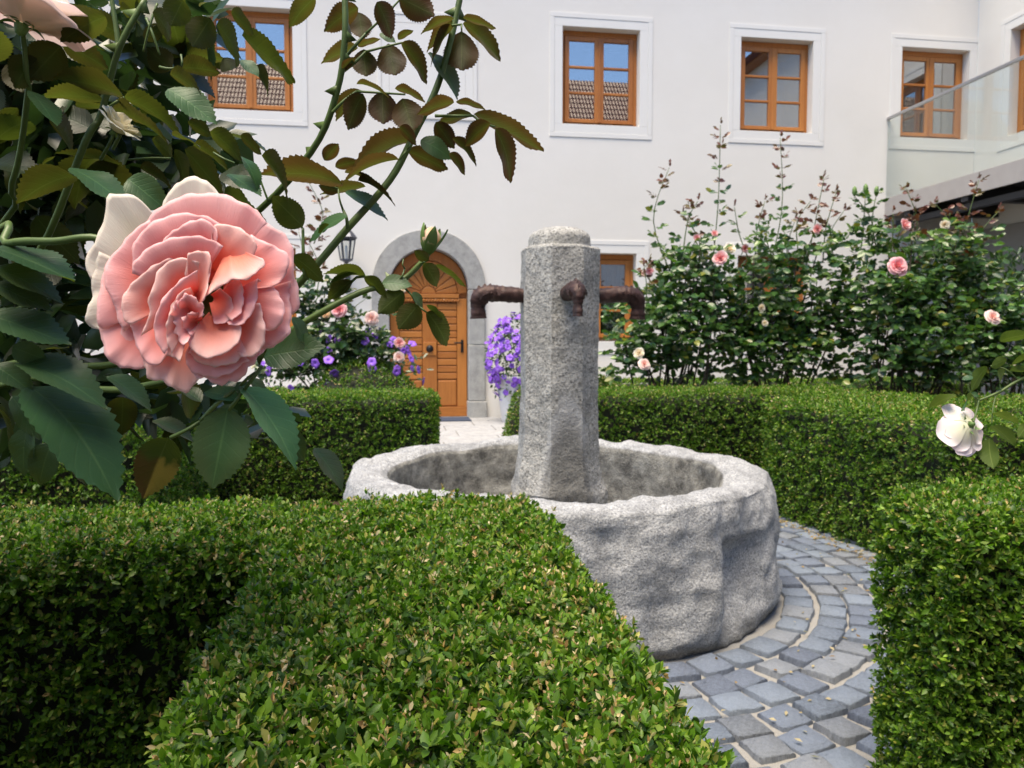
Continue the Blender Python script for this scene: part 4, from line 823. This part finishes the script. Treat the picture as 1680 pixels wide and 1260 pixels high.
PET = [
 (((30,600),(0,490),(55,375),(100,270),(118,145),(150,128),(255,130),(330,190),(400,262)), (470,640), (-60,-40,-20), -140, 20, 10, WHITE, 5),
 (((415,200),(445,130),(500,70),(570,32),(640,45),(700,90),(745,145)), (600,600), (-40,-30,-30), -120, 20, 12, WHITE, 4),
 (((75,440),(35,600),(35,690),(-2,790),(8,835),(75,865),(180,880)), (420,660), (-50,-50,-70), -140, 15, 14, WHITE, 6),
 (((290,310),(400,205),(500,145),(640,120),(740,128),(850,165),(940,230),(1000,290)), (640,620), (20,55,20), -80, 60, 26, PINK, 7),
 (((880,190),(940,225),(1010,300),(1090,350),(1130,420),(1135,530),(1165,690),(1166,750),(1120,785)), (740,640), (10,40,-10), -90, 50, 30, PINK, 6),
 (((1120,600),(1117,700),(1120,830),(1100,900),(1040,950),(975,968),(900,980)), (760,740), (20,40,10), -80, 60, 26, PINK, 7),
 (((1010,940),(960,1000),(900,1060),(870,1115),(800,1150),(740,1165),(660,1140),(590,1110)), (720,850), (10,30,10), -80, 50, 22, PINK, 12),
 (((620,1130),(570,1195),(530,1205),(470,1180),(430,1150),(350,1135),(325,1080),(312,1000)), (520,800), (0,30,10), -80, 60, 28, PALE, 8),
 (((350,1050),(300,1080),(220,1075),(140,1045),(110,1000),(85,900),(68,780)), (420,740), (0,10,0), -80, 50, 20, PINK, 6),
 (((215,1000),(190,900),(190,830),(75,860),(66,720),(85,610),(130,480),(215,400)), (420,660), (0,30,10), -70, 50, 24, PINK, 5),
 (((205,880),(150,720),(105,610),(108,520),(180,420),(290,300),(350,270)), (460,620), (30,60,40), -60, 60, 22, PINK, 6),
 (((255,560),(262,400),(330,310),(400,262),(470,240),(560,230),(660,250),(740,290)), (570,580), (70,100,80), -40, 50, 24, PINK, 6),
 (((420,400),(430,365),(520,300),(590,268),(650,266),(705,305),(722,360)), (640,560), (100,135,120), -20, 50, 22, PINK, 5),
 (((690,400),(700,300),(790,295),(870,330),(922,380),(932,430),(900,480),(830,500)), (690,560), (110,140,110), -10, 60, 22, PALE, 4),
 (((258,560),(262,500),(330,430),(400,390),(490,362),(600,355),(690,375),(750,412)), (560,620), (120,160,150), 0, 60, 30, PINK, 5),
 (((900,350),(1040,415),(1098,450),(1110,510),(1085,575),(1035,625),(950,640)), (740,630), (60,90,70), -40, 60, 22, PINK, 4),
 (((1000,600),(1060,680),(1085,750),(1075,810),(1040,860),(1000,872),(930,850)), (760,710), (70,90,70), -30, 60, 20, PINK, 5),
 (((950,720),(975,830),(980,900),(960,970),(900,1015),(840,1010)), (780,770), (100,115,90), -10, 50, 20, PALE, 5),
 (((560,960),(545,1010),(560,1075),(640,1120),(740,1122),(830,1075),(890,1030)), (690,850), (50,70,50), -30, 50, 22, PINK, 8),
 (((240,760),(252,860),(290,980),(330,1040),(390,1062),(450,1000)), (480,780), (60,80,80), -30, 60, 22, PINK, 5),
 (((250,840),(205,800),(200,700),(230,640),(290,580),(350,530),(440,480),(500,462)), (480,680), (100,130,130), 0, 55, 30, PALE, 5),
 (((560,990),(620,1045),(700,1065),(800,1050),(880,990),(890,920)), (700,830), (90,100,80), 0, 45, 20, PALE, 6),
 (((300,900),(345,790),(343,700),(370,620),(400,540),(460,490),(545,475),(620,500)), (560,700), (140,170,170), 20, 50, 26, PALE, 5),
 (((540,560),(553,500),(560,450),(600,435),(640,440),(680,456),(685,520),(670,610),(650,700)), (590,720), (165,195,190), 40, 50, 26, PALE, 8),
 (((640,700),(700,652),(760,622),(800,592),(860,598),(930,560),(978,505),(970,480)), (790,450), (190,215,185), 60, 40, 40, PALE, 6),
 (((960,600),(935,590),(938,680),(905,780),(845,840),(780,838)), (740,720), (120,150,140), 10, 45, 20, PINK, 4),
 (((810,585),(850,610),(862,700),(845,775),(795,815)), (720,710), (130,150,150), 10, 40, 16, PINK, 4),
 (((730,640),(790,690),(808,770),(760,830),(700,830)), (690,700), (110,130,120), 0, 35, 14, PINK, 4),
 (((545,905),(590,985),(660,1022),(740,1002),(805,965),(845,905),(850,850)), (710,780), (150,165,130), 30, 30, 20, PALE, 4),
 (((430,1000),(410,972),(372,880),(385,780),(420,700),(470,640),(540,580),(610,540)), (580,730), (170,195,200), 40, 50, 34, PINK, 5),
 (((470,1000),(445,930),(440,850),(460,760),(500,680),(570,630)), (590,750), (165,190,195), 50, 40, 24, PALE, 6),
 (((440,940),(450,1000),(512,1032),(532,980),(556,890)), (570,800), (150,160,160), 40, 30, 14, PALE, 9),
 (((555,935),(512,935),(485,850),(470,765),(505,700),(560,680)), (610,780), (170,185,190), 50, 35, 18, PINK, 13),
 (((500,740),(515,700),(560,668),(620,712),(645,740),(640,790)), (580,800), (185,205,195), 60, 35, 24, PINK, 9),
 (((580,900),(530,850),(540,790),(590,770),(640,760)), (620,830), (160,175,170), 60, 25, 12, PINK, 12),
]
for i, p in enumerate(PET): petal(*p[:2], p[2], p[3], p[4], p[5], p[6], p[7], seed=i)
# receptacle under the bloom
c0 = P(330, 478, BD+.012); ax_ = (P(322, 480, .475)-c0).normalized()
m = MB(); m.lathe([(.022, -.004), (.019, .004), (.011, .010), (.009, .016), (.004, .022), (.001, .023)], 16); m.obj('receptacle', M_SEPAL, bush, frame(c0, ax_.orthogonal().normalized(), ax_.cross(ax_.orthogonal().normalized())), True)
# ------------------------------------------------------------------ smaller blooms, buds and sprays
def bloom_mesh(seed, base, mid, rim, layers, nu=6, nv=6, mat=M_PETALBG, spread=1.0):
    r = random.Random(seed); V_ = []; F = []; C = []
    for (np_, rl, hl, curl, hw) in layers:
        off = r.uniform(0, 6.3)
        for k in range(np_):
            phi = off+2*math.pi*k/np_+r.uniform(-.15, .15); rs = rl*r.uniform(.9, 1.1); hs = hl*r.uniform(.85, 1.15); b0 = len(V_); w_ = hw*r.uniform(.85, 1.1); tw = r.uniform(-.12, .12); p1 = r.uniform(0, 6)
            for j in range(nv+1):
                v = j/nv
                for i in range(nu+1):
                    u = 2*i/nu-1; sh = math.sin(math.pi*(.12+.72*v))**.6; tip = 1-.13*abs(u)**2.2*v
                    a = phi+u*w_*sh+tw*v; rr_ = rs*(.16+.84*(v*tip)**.75)+curl*.22*rl*max(0, v-.6)**1.5*4; h = hs*(v*tip)**.9-curl*.35*max(0, v-.65)**1.4*2.2*rl+.03*math.sin(u*5+p1)*v*v*rl-.05*u*u*rl*v
                    V_.append((rr_*math.cos(a), rr_*math.sin(a), h)); e = min(1, v/.75); q = max(0, (v-.75)/.25)
                    c = [base[m]*(1-e)+mid[m]*e for m in range(3)]; C.append([c[m]*(1-q)+rim[m]*q for m in range(3)])
            w = nu+1; F += [(b0+j*w+i, b0+j*w+i+1, b0+j*w+w+i+1, b0+j*w+w+i) for j in range(nv) for i in range(nu)]
    return np_mesh('rose_bloom', np.array(V_), np.array(F), mat, True, np.array(C), quads=True)
OPEN = [(6, 1.0, .22, 1.0, .75), (6, .86, .42, .7, .7), (6, .66, .58, .5, .7), (5, .48, .64, .3, .75), (4, .3, .66, .1, .8), (3, .16, .62, 0, .9)]
CUP = [(6, .95, .55, .6, .75), (6, .78, .75, .3, .75), (5, .58, .85, .2, .75), (4, .4, .86, .1, .8), (3, .22, .84, 0, .9)]
PK = [bloom_mesh(1, (.80, .14, .17), (.84, .30, .34), (.88, .62, .64), OPEN), bloom_mesh(2, (.82, .18, .2), (.86, .42, .44), (.88, .74, .72), CUP), bloom_mesh(3, (.86, .42, .36), (.87, .60, .54), (.86, .74, .70), OPEN)]
CR = [bloom_mesh(4, (.84, .72, .42), (.86, .80, .62), (.88, .86, .76), CUP), bloom_mesh(5, (.8, .4, .2), (.82, .55, .30), (.84, .68, .45), CUP)]
WH_BACK = bloom_mesh(8, (.84, .86, .62), (.88, .84, .84), (.88, .78, .82), [(5, 1.0, .62, .5, .78), (6, .90, .66, .3, .85), (5, .7, .62, .3, .75), (5, .5, .66, .2, .8)], 10, 10)
PALE_UP = bloom_mesh(9, (.86, .76, .62), (.88, .78, .74), (.88, .76, .76), [(6, 1.1, .45, 1.0, .8), (6, .95, .6, .6, .8), (6, .75, .75, .3, .75), (5, .5, .8, .2, .8)], 10, 10)
CREAM_UP = bloom_mesh(10, (.75, .74, .45), (.84, .82, .62), (.86, .85, .72), [(6, 1.0, .7, .8, .7), (6, .8, .8, .3, .75), (5, .5, .85, .2, .8), (4, .3, .85, .1, .9)], 8, 8)
def aim(o, d, s, spin=0): d = Vector(d).normalized(); x = d.orthogonal().normalized(); return frame(o, x, d.cross(x)) @ Matrix.Rotation(spin, 4, 'Z') @ Matrix.Scale(s, 4)
def calyx(parent, c, d, s):
    m = MB(); m.lathe([(.001, -.30), (.10, -.26), (.16, -.14), (.19, -.02), (.15, .04)], 12)
    for k in range(5):
        a = 2*math.pi*k/5; vs = []
        for j in range(6):
            t = j/5; w = .10*math.sin(math.pi*(.25+.75*t))+.004; rr_ = .15+.48*t; z = .02-.16*t+.10*math.sin(t*3); 
            for sg in (-1, 1): vs.append((rr_*math.cos(a)-sg*w*math.sin(a), rr_*math.sin(a)+sg*w*math.cos(a), z))
        m.add(vs, [(2*j, 2*j+1, 2*j+3, 2*j+2) for j in range(5)])
    return m.obj('calyx', M_SEPAL, parent, aim(c, d, s), True)
d = (.25, .15, 1); inst('rose_bloom', PALE_UP, bush, aim(P(36, 40, .55), d, .034)); calyx(bush, P(36, 42, .55), d, .026)
d = (.75, -.1, .75); inst('rose_bloom', CREAM_UP, bush, aim(P(188, 214, .60), d, .0155)); calyx(bush, P(187, 215, .60), d, .014)
cane(bush, [P(187, 218, .60), P(180, 235, .602), P(165, 262, .61)], .0012, .0014, name='twig', nn=6)
# rose bud on its arching stem
c0 = P(703, 410, .57); d = Vector((.22, -.05, 1)).normalized(); MBUD = aim(c0, d, .0105)
m = MB(); prof = [(.001, -.35), (.25, -.28), (.42, -.05), (.62, .35), (.74, .75), (.62, 1.15), (.34, 1.5), (.12, 1.62), (.001, 1.6)]; m.lathe(prof, 18)
me = m.mesh('bud', M_PETALBG, True); ca_ = me.color_attributes.new('Col', 'FLOAT_COLOR', 'POINT')
for i, v in enumerate(me.vertices):
    sw = math.sin(math.atan2(v.co.y, v.co.x)*3+v.co.z*4); ca_.data[i].color = (.15, .24, .06, 1) if v.co.z < .4 else (.82, .55+.1*sw, .38+.12*sw, 1); v.co.x *= 1+.07*sw; v.co.y *= 1+.07*sw
bud = inst('bud', me, bush, MBUD)
for k in range(5):
    a = 2*math.pi*k/5+.4; m = MB(); vs = []; open_ = random.uniform(.1, .5)
    for j in range(9):
        t = j/8; w = .40*math.sin(math.pi*min(1, .22+.78*t))**.9+.01; rr_ = .36+.42*math.sin(t*2.2)+open_*t*t; z = -.15+1.95*t-.3*open_*t*t
        for sg in (-1, 0, 1): vs.append(((rr_-.10*abs(sg))*math.cos(a)-sg*w*math.sin(a), (rr_-.10*abs(sg))*math.sin(a)+sg*w*math.cos(a), z))
    m.add(vs, [(3*j+i, 3*j+i+1, 3*j+4+i, 3*j+3+i) for j in range(8) for i in (0, 1)]); m.obj('sepal', M_SEPAL, bud, MBUD, True)

# ------------------------------------------------------------------ hanging white rose at the right
RT = Vector((1.25, .95, 0)); sp_ = thing('rose_branch', 'drooping rose branch with one white bloom seen from behind, over the cobbles\' right-hand hedge', 'rose bush', RT)
sp_['label'] = 'drooping rose branch with a single white bloom seen from behind and fresh green leaves'
dd_ = .95
cane(sp_, [RT, (1.22, .97, .6), P(1900, 560, dd_), P(1780, 580, dd_), P(1680, 620, dd_), P(1640, 643, dd_), P(1606, 657, dd_)], .0034, .0014, nn=7)
cane(sp_, [P(1606, 657, dd_), P(1602, 675, dd_-.004), P(1597, 692, dd_-.018)], .0013, .0013, name='twig', nn=6)
cane(sp_, [P(1634, 648, dd_), P(1629, 670, dd_-.005), P(1627, 696, dd_-.01)], .001, .0008, name='twig', nn=6)
cane(sp_, [P(1606, 657, dd_), P(1592, 645, dd_), P(1588, 630, dd_)], .0012, .0009, name='twig', nn=6)
cane(sp_, [P(1672, 624, dd_), P(1650, 606, dd_), P(1625, 600, dd_)], .001, .0008, name='twig', nn=6)
for t in [(1652,590,1621,600,18),(1620,602,1583,638,20),(1650,607,1622,635,16),(1695,582,1652,595,12),(1695,606,1657,606,11),(1568,647,1522,663,11),(1594,652,1566,666,18),(1630,676,1672,692,12),(1628,698,1668,725,19),(1623,719,1621,767,28),(1688,695,1667,718,18),(1640,560,1690,540,18),(1608,652,1596,668,8)]:
    place_leaf(sp_, P(t[0], t[1], dd_+random.uniform(-.015, .015)), P(t[2], t[3], dd_+random.uniform(-.02, .02)), t[4], dd_, 'b', (.0, 3.2, 0, 1))
for t in [(1596,618,1578,622,9),(1606,649,1592,645,8)]: place_leaf(sp_, P(t[0], t[1], dd_), P(t[2], t[3], dd_), t[4], dd_, 't', (.05, 1.8, 0, 1))
d = Vector((-.28, .85, -.42)); inst('rose_bloom', WH_BACK, sp_, aim(P(1592, 697, dd_-.014), d, .033, 1.1)); calyx(sp_, P(1592, 697, dd_-.013), d, .022)

# ------------------------------------------------------------------ rose bushes in the beds behind the fountain
def far_leaf(seed, c):
    me = rose_leaf_mesh(100+seed, True); a = me.color_attributes.new('Col', 'FLOAT_COLOR', 'POINT'); a.data.foreach_set('color', np.tile(np.array([*c, 1], np.float32), len(me.vertices))); me.materials[0] = M_ROSEBG; me.name = 'far_rose_leaf'; return me
GCOL = [(.036, .090, .022), (.056, .130, .028), (.080, .165, .034), (.026, .064, .022), (.125, .21, .045), (.20, .21, .03)]
RCOL = [(.11, .035, .025), (.15, .055, .03), (.09, .05, .028), (.13, .10, .035)]
FL_G = [far_leaf(i, c) for i, c in enumerate(GCOL)]; FL_R = [far_leaf(20+i, c) for i, c in enumerate(RCOL)]
def spray(pos, d, ll, red, out):
    d = d.normalized(); s = d.cross(Vector((0, 0, 1))); s = s.normalized() if s.length > .05 else Vector((1, 0, 0)); up = s.cross(d)
    for t, sg in ((.45, -1), (.45, 1), (.9, -1), (.9, 1), (1.25, 0)):
        a = (d*(.55 if sg else 1)+s*sg*.85+up*random.uniform(-.3, .15)).normalized(); out.append((pos+d*ll*t*.9, a, (up*.55+Vector((random.gauss(0, .55), random.gauss(-.55, .5), random.gauss(0, .3)))).normalized(), ll*random.uniform(.8, 1.2), red))
def shrub(label, base, crowns, shoots, blooms, ll=.064, nsingle=110, group='rose bushes in the beds behind the fountain', buds=(), gain=1.0):
    o = thing('rose_shrub', label, 'rose bush', base, group); out = []; cands = []
    def vshoot(pts, r0, r1, mat): cane(o, pts, r0, r1, mat, nn=6)
    for (px, py, rx, ry, d, n) in crowns:
        C = P(px, py, d); sx, sz = rx/FPX*d, ry/FPX*d
        for k in range(int(n*3.1)):
            q = Vector((random.gauss(0, 1), random.gauss(0, 1), random.gauss(0, 1))).normalized()*random.random()**.45; p = C+Vector((q.x*sx, q.y*sx*.75, q.z*sz)); 
            spray(p, Vector((q.x+random.gauss(0, .5), q.y-.2+random.gauss(0, .5), random.gauss(-.05, .45))), ll*random.uniform(.75, 1.15), 0, out)
        for k in range(max(3, n//26)):
            e = C+Vector((random.uniform(-.8, .8)*sx, random.uniform(-.5, .5)*sx, random.uniform(-.2, .7)*sz)); b = base+Vector((random.uniform(-.12, .12), random.uniform(-.1, .1), 0)); mid_ = b.lerp(e, .5)+Vector((random.gauss(0, .06), random.gauss(0, .05), .08))
            vshoot([b, mid_, e], .010, .005, M_CANEDARK)
    for (x0, y0, x1, y1, d, red) in shoots:
        a, b = P(x0, y0, d), P(x1, y1, d); mid_ = a.lerp(b, .5)+Vector((random.gauss(0, .06), 0, random.gauss(.02, .03))); pts = crv([a, mid_, b], 8); vshoot([a, mid_, b], .0055, .0025, M_CANE); N = len(pts)
        ln = (b-a).length; k = 0; t = .12
        while t < 1.0:
            i = min(N-2, int(t*(N-1))); p = pts[i]; an = k*2.4+random.random(); s_ = ll*(1.15-.45*t); rd = 1 if t > 1-red*random.uniform(.8, 1.2) else 0
            spray(p, Vector((math.cos(an), math.sin(an)*.8, .35+.3*t)), s_, rd, out); k += 1; t += .075/ln*(1-.4*t)
        spray(b, Vector((.1, 0, 1)), ll*.5, 1 if red > .05 else 0, out)
    for (px, py, sz, kind, d) in blooms:
        me = {'p': PK[0], 'q': PK[1], 's': PK[2], 'c': CR[0], 'o': CR[1]}[kind]; c = P(px, py, d); s = sz*.40/FPX*d
        inst('rose_bloom', me, o, aim(c, Vector((random.uniform(-.5, .5), -1, random.uniform(-.1, .7))), s, random.random()*6))
        cane(o, [c+Vector((0, .03, 0)), c+Vector((random.uniform(-.05, .05), .07, -.12))], .003, .003, name='twig', nn=5)
    for (px, py, d) in buds:
        c = P(px, py, d); m = MB(); m.lathe([(.004, -.03), (.012, -.02), (.02, .0), (.018, .03), (.006, .05), (.001, .052)], 8, tuple(c)); m.obj('bud', M_SEPAL, o, None, True)
    ids = list(range(len(out))); ids.sort(key=lambda i: (out[i][0].y-.35*random.random())); single = set(random.sample(ids[:max(nsingle*4, 1)], min(nsingle, len(ids))))
    rest = [out[i] for i in range(len(out)) if i not in single]
    for i in single:
        p, a, nn_, l, red = out[i]; X = a.cross(nn_).normalized(); Z = X.cross(a)
        inst('leaf', random.choice(FL_R) if red else random.choices(FL_G, (3, 4, 3, 2, 1.2, .35) if gain == 1 else (4, 1, 0, 5, 0, .1))[0], o, Matrix(((X.x, a.x, Z.x, p.x), (X.y, a.y, Z.y, p.y), (X.z, a.z, Z.z, p.z), (0, 0, 0, 1))) @ Matrix.Diagonal((l*1.0, l, l, 1)))
    if rest:
        Pp = np.array([tuple(r[0]) for r in rest]); Aa = np.array([tuple(r[1]) for r in rest]); Nn = np.array([tuple(r[2]) for r in rest]); Ll = np.array([r[3] for r in rest]); rd = np.array([r[4] for r in rest])
        cc = np.array(GCOL)[rng.choice(6, len(rest), p=[.22, .28, .22, .14, .10, .04])]*(.8+.4*rng.random((len(rest), 1)))*gain; k = rd > 0; cc[k] = np.array(RCOL)[rng.choice(4, k.sum())]
        v, tri = leaves(Pp, Aa, Nn, Ll, Ll*.66, LEAF0); f = bpy.data.objects.new('foliage', np_mesh('foliage', v, tri, M_ROSEBG, True, np.repeat(cc, 7, axis=0))); put(f, o, Matrix.Identity(4)); f['kind'] = 'stuff'
    return o
def gp(px, d, z=0): p = P(px, 600, d); return Vector((p.x, p.y, z))
shrub('tall rose bush just right of the fountain pillar with faded peach blooms low down', gp(1100, 6.2),
      [(1090, 540, 85, 75, 6.2, 105), (1135, 480, 70, 60, 6.2, 50), (1030, 580, 35, 40, 6.1, 14), (1100, 600, 80, 30, 6.2, 12), (1130, 420, 60, 35, 6.2, 16), (1195, 560, 50, 70, 6.3, 34), (1180, 470, 50, 50, 6.3, 20)],
      [(1085, 480, 1066, 430, 6.1, .5), (1110, 470, 1098, 275, 6.2, .35), (1150, 480, 1130, 360, 6.3, .2), (1165, 470, 1182, 205, 6.2, .3), (1060, 520, 1055, 440, 6.0, .6), (1120, 420, 1145, 330, 6.1, .4), (1150, 430, 1120, 350, 6.2, .4), (1020, 580, 1000, 555, 6.1, 0)],
      [(1182, 425, 30, 'q', 5.95), (1196, 410, 24, 'c', 6.0), (1172, 384, 15, 'q', 6.1), (1143, 390, 14, 'q', 6.1), (1049, 580, 22, 'c', 5.85), (1057, 598, 23, 's', 5.8), (1066, 445, 14, 'p', 6.0)])
shrub('tall rose bush with a long leafy shoot crossing below the middle upper window', gp(1270, 6.4),
      [(1260, 560, 80, 65, 6.4, 80), (1280, 500, 85, 70, 6.4, 65), (1230, 610, 70, 25, 6.5, 8), (1340, 560, 60, 60, 6.3, 34), (1300, 425, 90, 45, 6.3, 30), (1365, 500, 55, 60, 6.3, 36), (1200, 500, 40, 60, 6.4, 18)],
      [(1240, 470, 1255, 330, 6.4, .3), (1255, 470, 1280, 226, 6.4, .3), (1290, 440, 1240, 380, 6.3, 0), (1320, 450, 1352, 292, 6.4, .7), (1300, 450, 1305, 360, 6.4, .2), (1375, 440, 1385, 345, 6.4, .4), (1230, 430, 1205, 340, 6.3, .2), (1310, 420, 1330, 330, 6.3, .5), (1270, 430, 1262, 365, 6.2, 0), (1350, 430, 1372, 315, 6.3, .6)],
      [(1340, 377, 21, 'q', 6.3), (1222, 408, 18, 'q', 6.3), (1254, 530, 13, 'c', 6.0), (1248, 505, 16, 'c', 6.1)])
shrub('broad rose bush under the balcony with one bright pink and white bloom at its front', gp(1480, 6.1),
      [(1470, 540, 95, 85, 6.1, 120), (1440, 470, 85, 60, 6.1, 60), (1540, 480, 80, 70, 6.2, 70), (1430, 610, 80, 30, 6.2, 14), (1540, 590, 70, 50, 6.0, 36), (1440, 400, 90, 45, 6.1, 24), (1560, 415, 80, 50, 6.2, 34), (1600, 470, 60, 50, 6.2, 26)],
      [(1410, 430, 1420, 318, 6.1, 0), (1430, 420, 1402, 322, 6.1, 0), (1440, 420, 1438, 318, 6.1, 0), (1495, 440, 1487, 310, 6.2, .9), (1540, 430, 1535, 335, 6.2, .9), (1570, 430, 1606, 295, 6.2, .9), (1590, 440, 1640, 345, 6.2, .9), (1510, 430, 1500, 350, 6.2, .8), (1560, 440, 1570, 360, 6.2, .8), (1460, 430, 1465, 350, 6.1, .5)],
      [(1482, 370, 26, 'q', 5.9), (1549, 369, 19, 'c', 6.0), (1472, 437, 37, 'p', 5.6), (1499, 391, 10, 'c', 6.0)], buds=[(1402, 316, 6.1), (1420, 312, 6.1), (1438, 316, 6.1)])
shrub('rose bush at the far right edge with a dusty pink bloom', gp(1640, 6.0),
      [(1620, 540, 60, 70, 6.0, 60), (1690, 560, 60, 70, 6.0, 40), (1640, 610, 60, 30, 6.0, 20)], [(1620, 480, 1600, 420, 6.1, .4)], [(1628, 521, 29, 's', 5.6)], nsingle=60)
shrub('rose bush left of the arched door with a crimson pink bloom beside a yellow one', gp(560, 6.2),
      [(560, 570, 75, 55, 6.2, 85), (530, 500, 45, 50, 6.3, 34), (620, 590, 45, 40, 6.2, 22), (480, 590, 50, 50, 6.3, 30)],
      [(520, 480, 508, 400, 6.4, .6), (515, 400, 507, 300, 6.4, 1.0), (500, 470, 490, 380, 6.5, 1.0), (590, 520, 600, 490, 6.2, 0), (640, 520, 650, 500, 6.2, 0)],
      [(557, 508, 32, 'p', 5.9), (533, 515, 18, 'o', 5.95), (610, 522, 26, 's', 5.9), (655, 563, 22, 'q', 5.6), (655, 586, 20, 's', 5.6), (661, 475, 13, 'c', 5.7)], nsingle=70, gain=.55)
# bay laurel at the wing wall
o = thing('laurel_shrub', 'dense glossy dark green shrub against the grey wall under the balcony', 'shrub', gp(1660, 7.8)); n = 2600; C = P(1670, 530, 7.8)
q = unit(rng.normal(0, 1, (n, 3)))*(rng.random((n, 1))**.25); pts = np.array(tuple(C))+q*np.array([.85, .5, .72]); a = unit(q+rng.normal(0, .6, (n, 3))+[0, -.1, .2])
v, tri = leaves(pts, a, unit(q*.4+rng.normal(0, .4, (n, 3))+[0, -.3, .9]), .085*(.7+.6*rng.random(n)), .034*np.ones(n), LEAF0)
f = bpy.data.objects.new('foliage', np_mesh('foliage', v, tri, M_ROSEBG, True, np.repeat(np.array([.028, .062, .022])*(.7+.7*rng.random((n, 1))), 7, axis=0))); put(f, o, Matrix.Identity(4)); f['kind'] = 'stuff'
cane(o, [gp(1660, 7.8), gp(1663, 7.8, .5), gp(1668, 7.8, 1.2)], .03, .015, M_CANEDARK, name='trunk')

# ------------------------------------------------------------------ petunias
m = MB(); vs = [(0, 0, -.35)]; N = 20
for ring, (rr_, z) in enumerate(((.10, -.12), (.45, .03), (.95, .10), (1.0, .04))):
    for k in range(N):
        a = 2*math.pi*k/N; w = 1+(.09*math.cos(5*a) if ring > 1 else 0); vs.append((rr_*w*math.cos(a), rr_*w*math.sin(a), z+(.05*math.cos(10*a) if ring > 1 else 0)))
fs = [(0, 1+k, 1+(k+1) % N) for k in range(N)]+[(1+r_*N+k, 1+r_*N+N+k, 1+r_*N+N+(k+1) % N, 1+r_*N+(k+1) % N) for r_ in range(3) for k in range(N)]
m.add(vs, fs); PET_M = m.mesh('blossom', M_PETUNIA, True)
def petunias(o, C, sx, sy, sz, nleaf, nfl, s, front=True):
    n = nleaf; q = unit(rng.normal(0, 1, (n, 3)))*(rng.random((n, 1))**.33); pts = np.array(tuple(C))+q*np.array([sx, sy, sz]); v, tri = leaves(pts, unit(q+rng.normal(0, .7, (n, 3))), unit(rng.normal(0, .5, (n, 3))+[0, -.4, .8]), .06*(.7+.6*rng.random(n)), .03*np.ones(n), LEAF1)
    f = bpy.data.objects.new('foliage', np_mesh('foliage', v, tri, M_ROSEBG, True, np.repeat(np.array([.05, .10, .03])*(.6+.7*rng.random((n, 1))), 4, axis=0))); put(f, o, Matrix.Identity(4)); f['kind'] = 'stuff'
    for k in range(nfl):
        d = Vector((random.gauss(0, 1), -abs(random.gauss(.7, .7)), random.gauss(.1, .8))).normalized(); rr_ = random.uniform(.9, 1.08); c = C+Vector((d.x*sx, d.y*sy, d.z*sz))*rr_
        inst('blossom', PET_M, o, aim(c, d+Vector((random.gauss(0, .35), -.3+random.gauss(0, .3), random.gauss(.1, .35))), s*random.uniform(.75, 1.15), random.random()*6))
PB = MH @ Vector((1.10, -.62, 0)); o = thing('petunia_pot', 'tall pale pot overflowing with violet petunias right of the arched door', 'flower pot', PB)
m = MB(); m.lathe([(.001, .006), (.19, .006), (.20, .03), (.25, .40), (.275, .56), (.29, .57), (.29, .61), (.25, .61), (.24, .55), (.001, .54)], 32); m.obj('pot', M_POT, o, Matrix.Translation(PB), True)
petunias(o, PB+Vector((0, 0, .80)), .40, .38, .58, 1700, 230, .042)
c = gp(560, 6.9); o = thing('violet_flowers', 'bushy plant with scattered violet flowers among the rose leaves left of the door', 'flowers', c)
petunias(o, P(560, 600, 6.3), .70, .45, .30, 700, 70, .034)
petunias_low = None
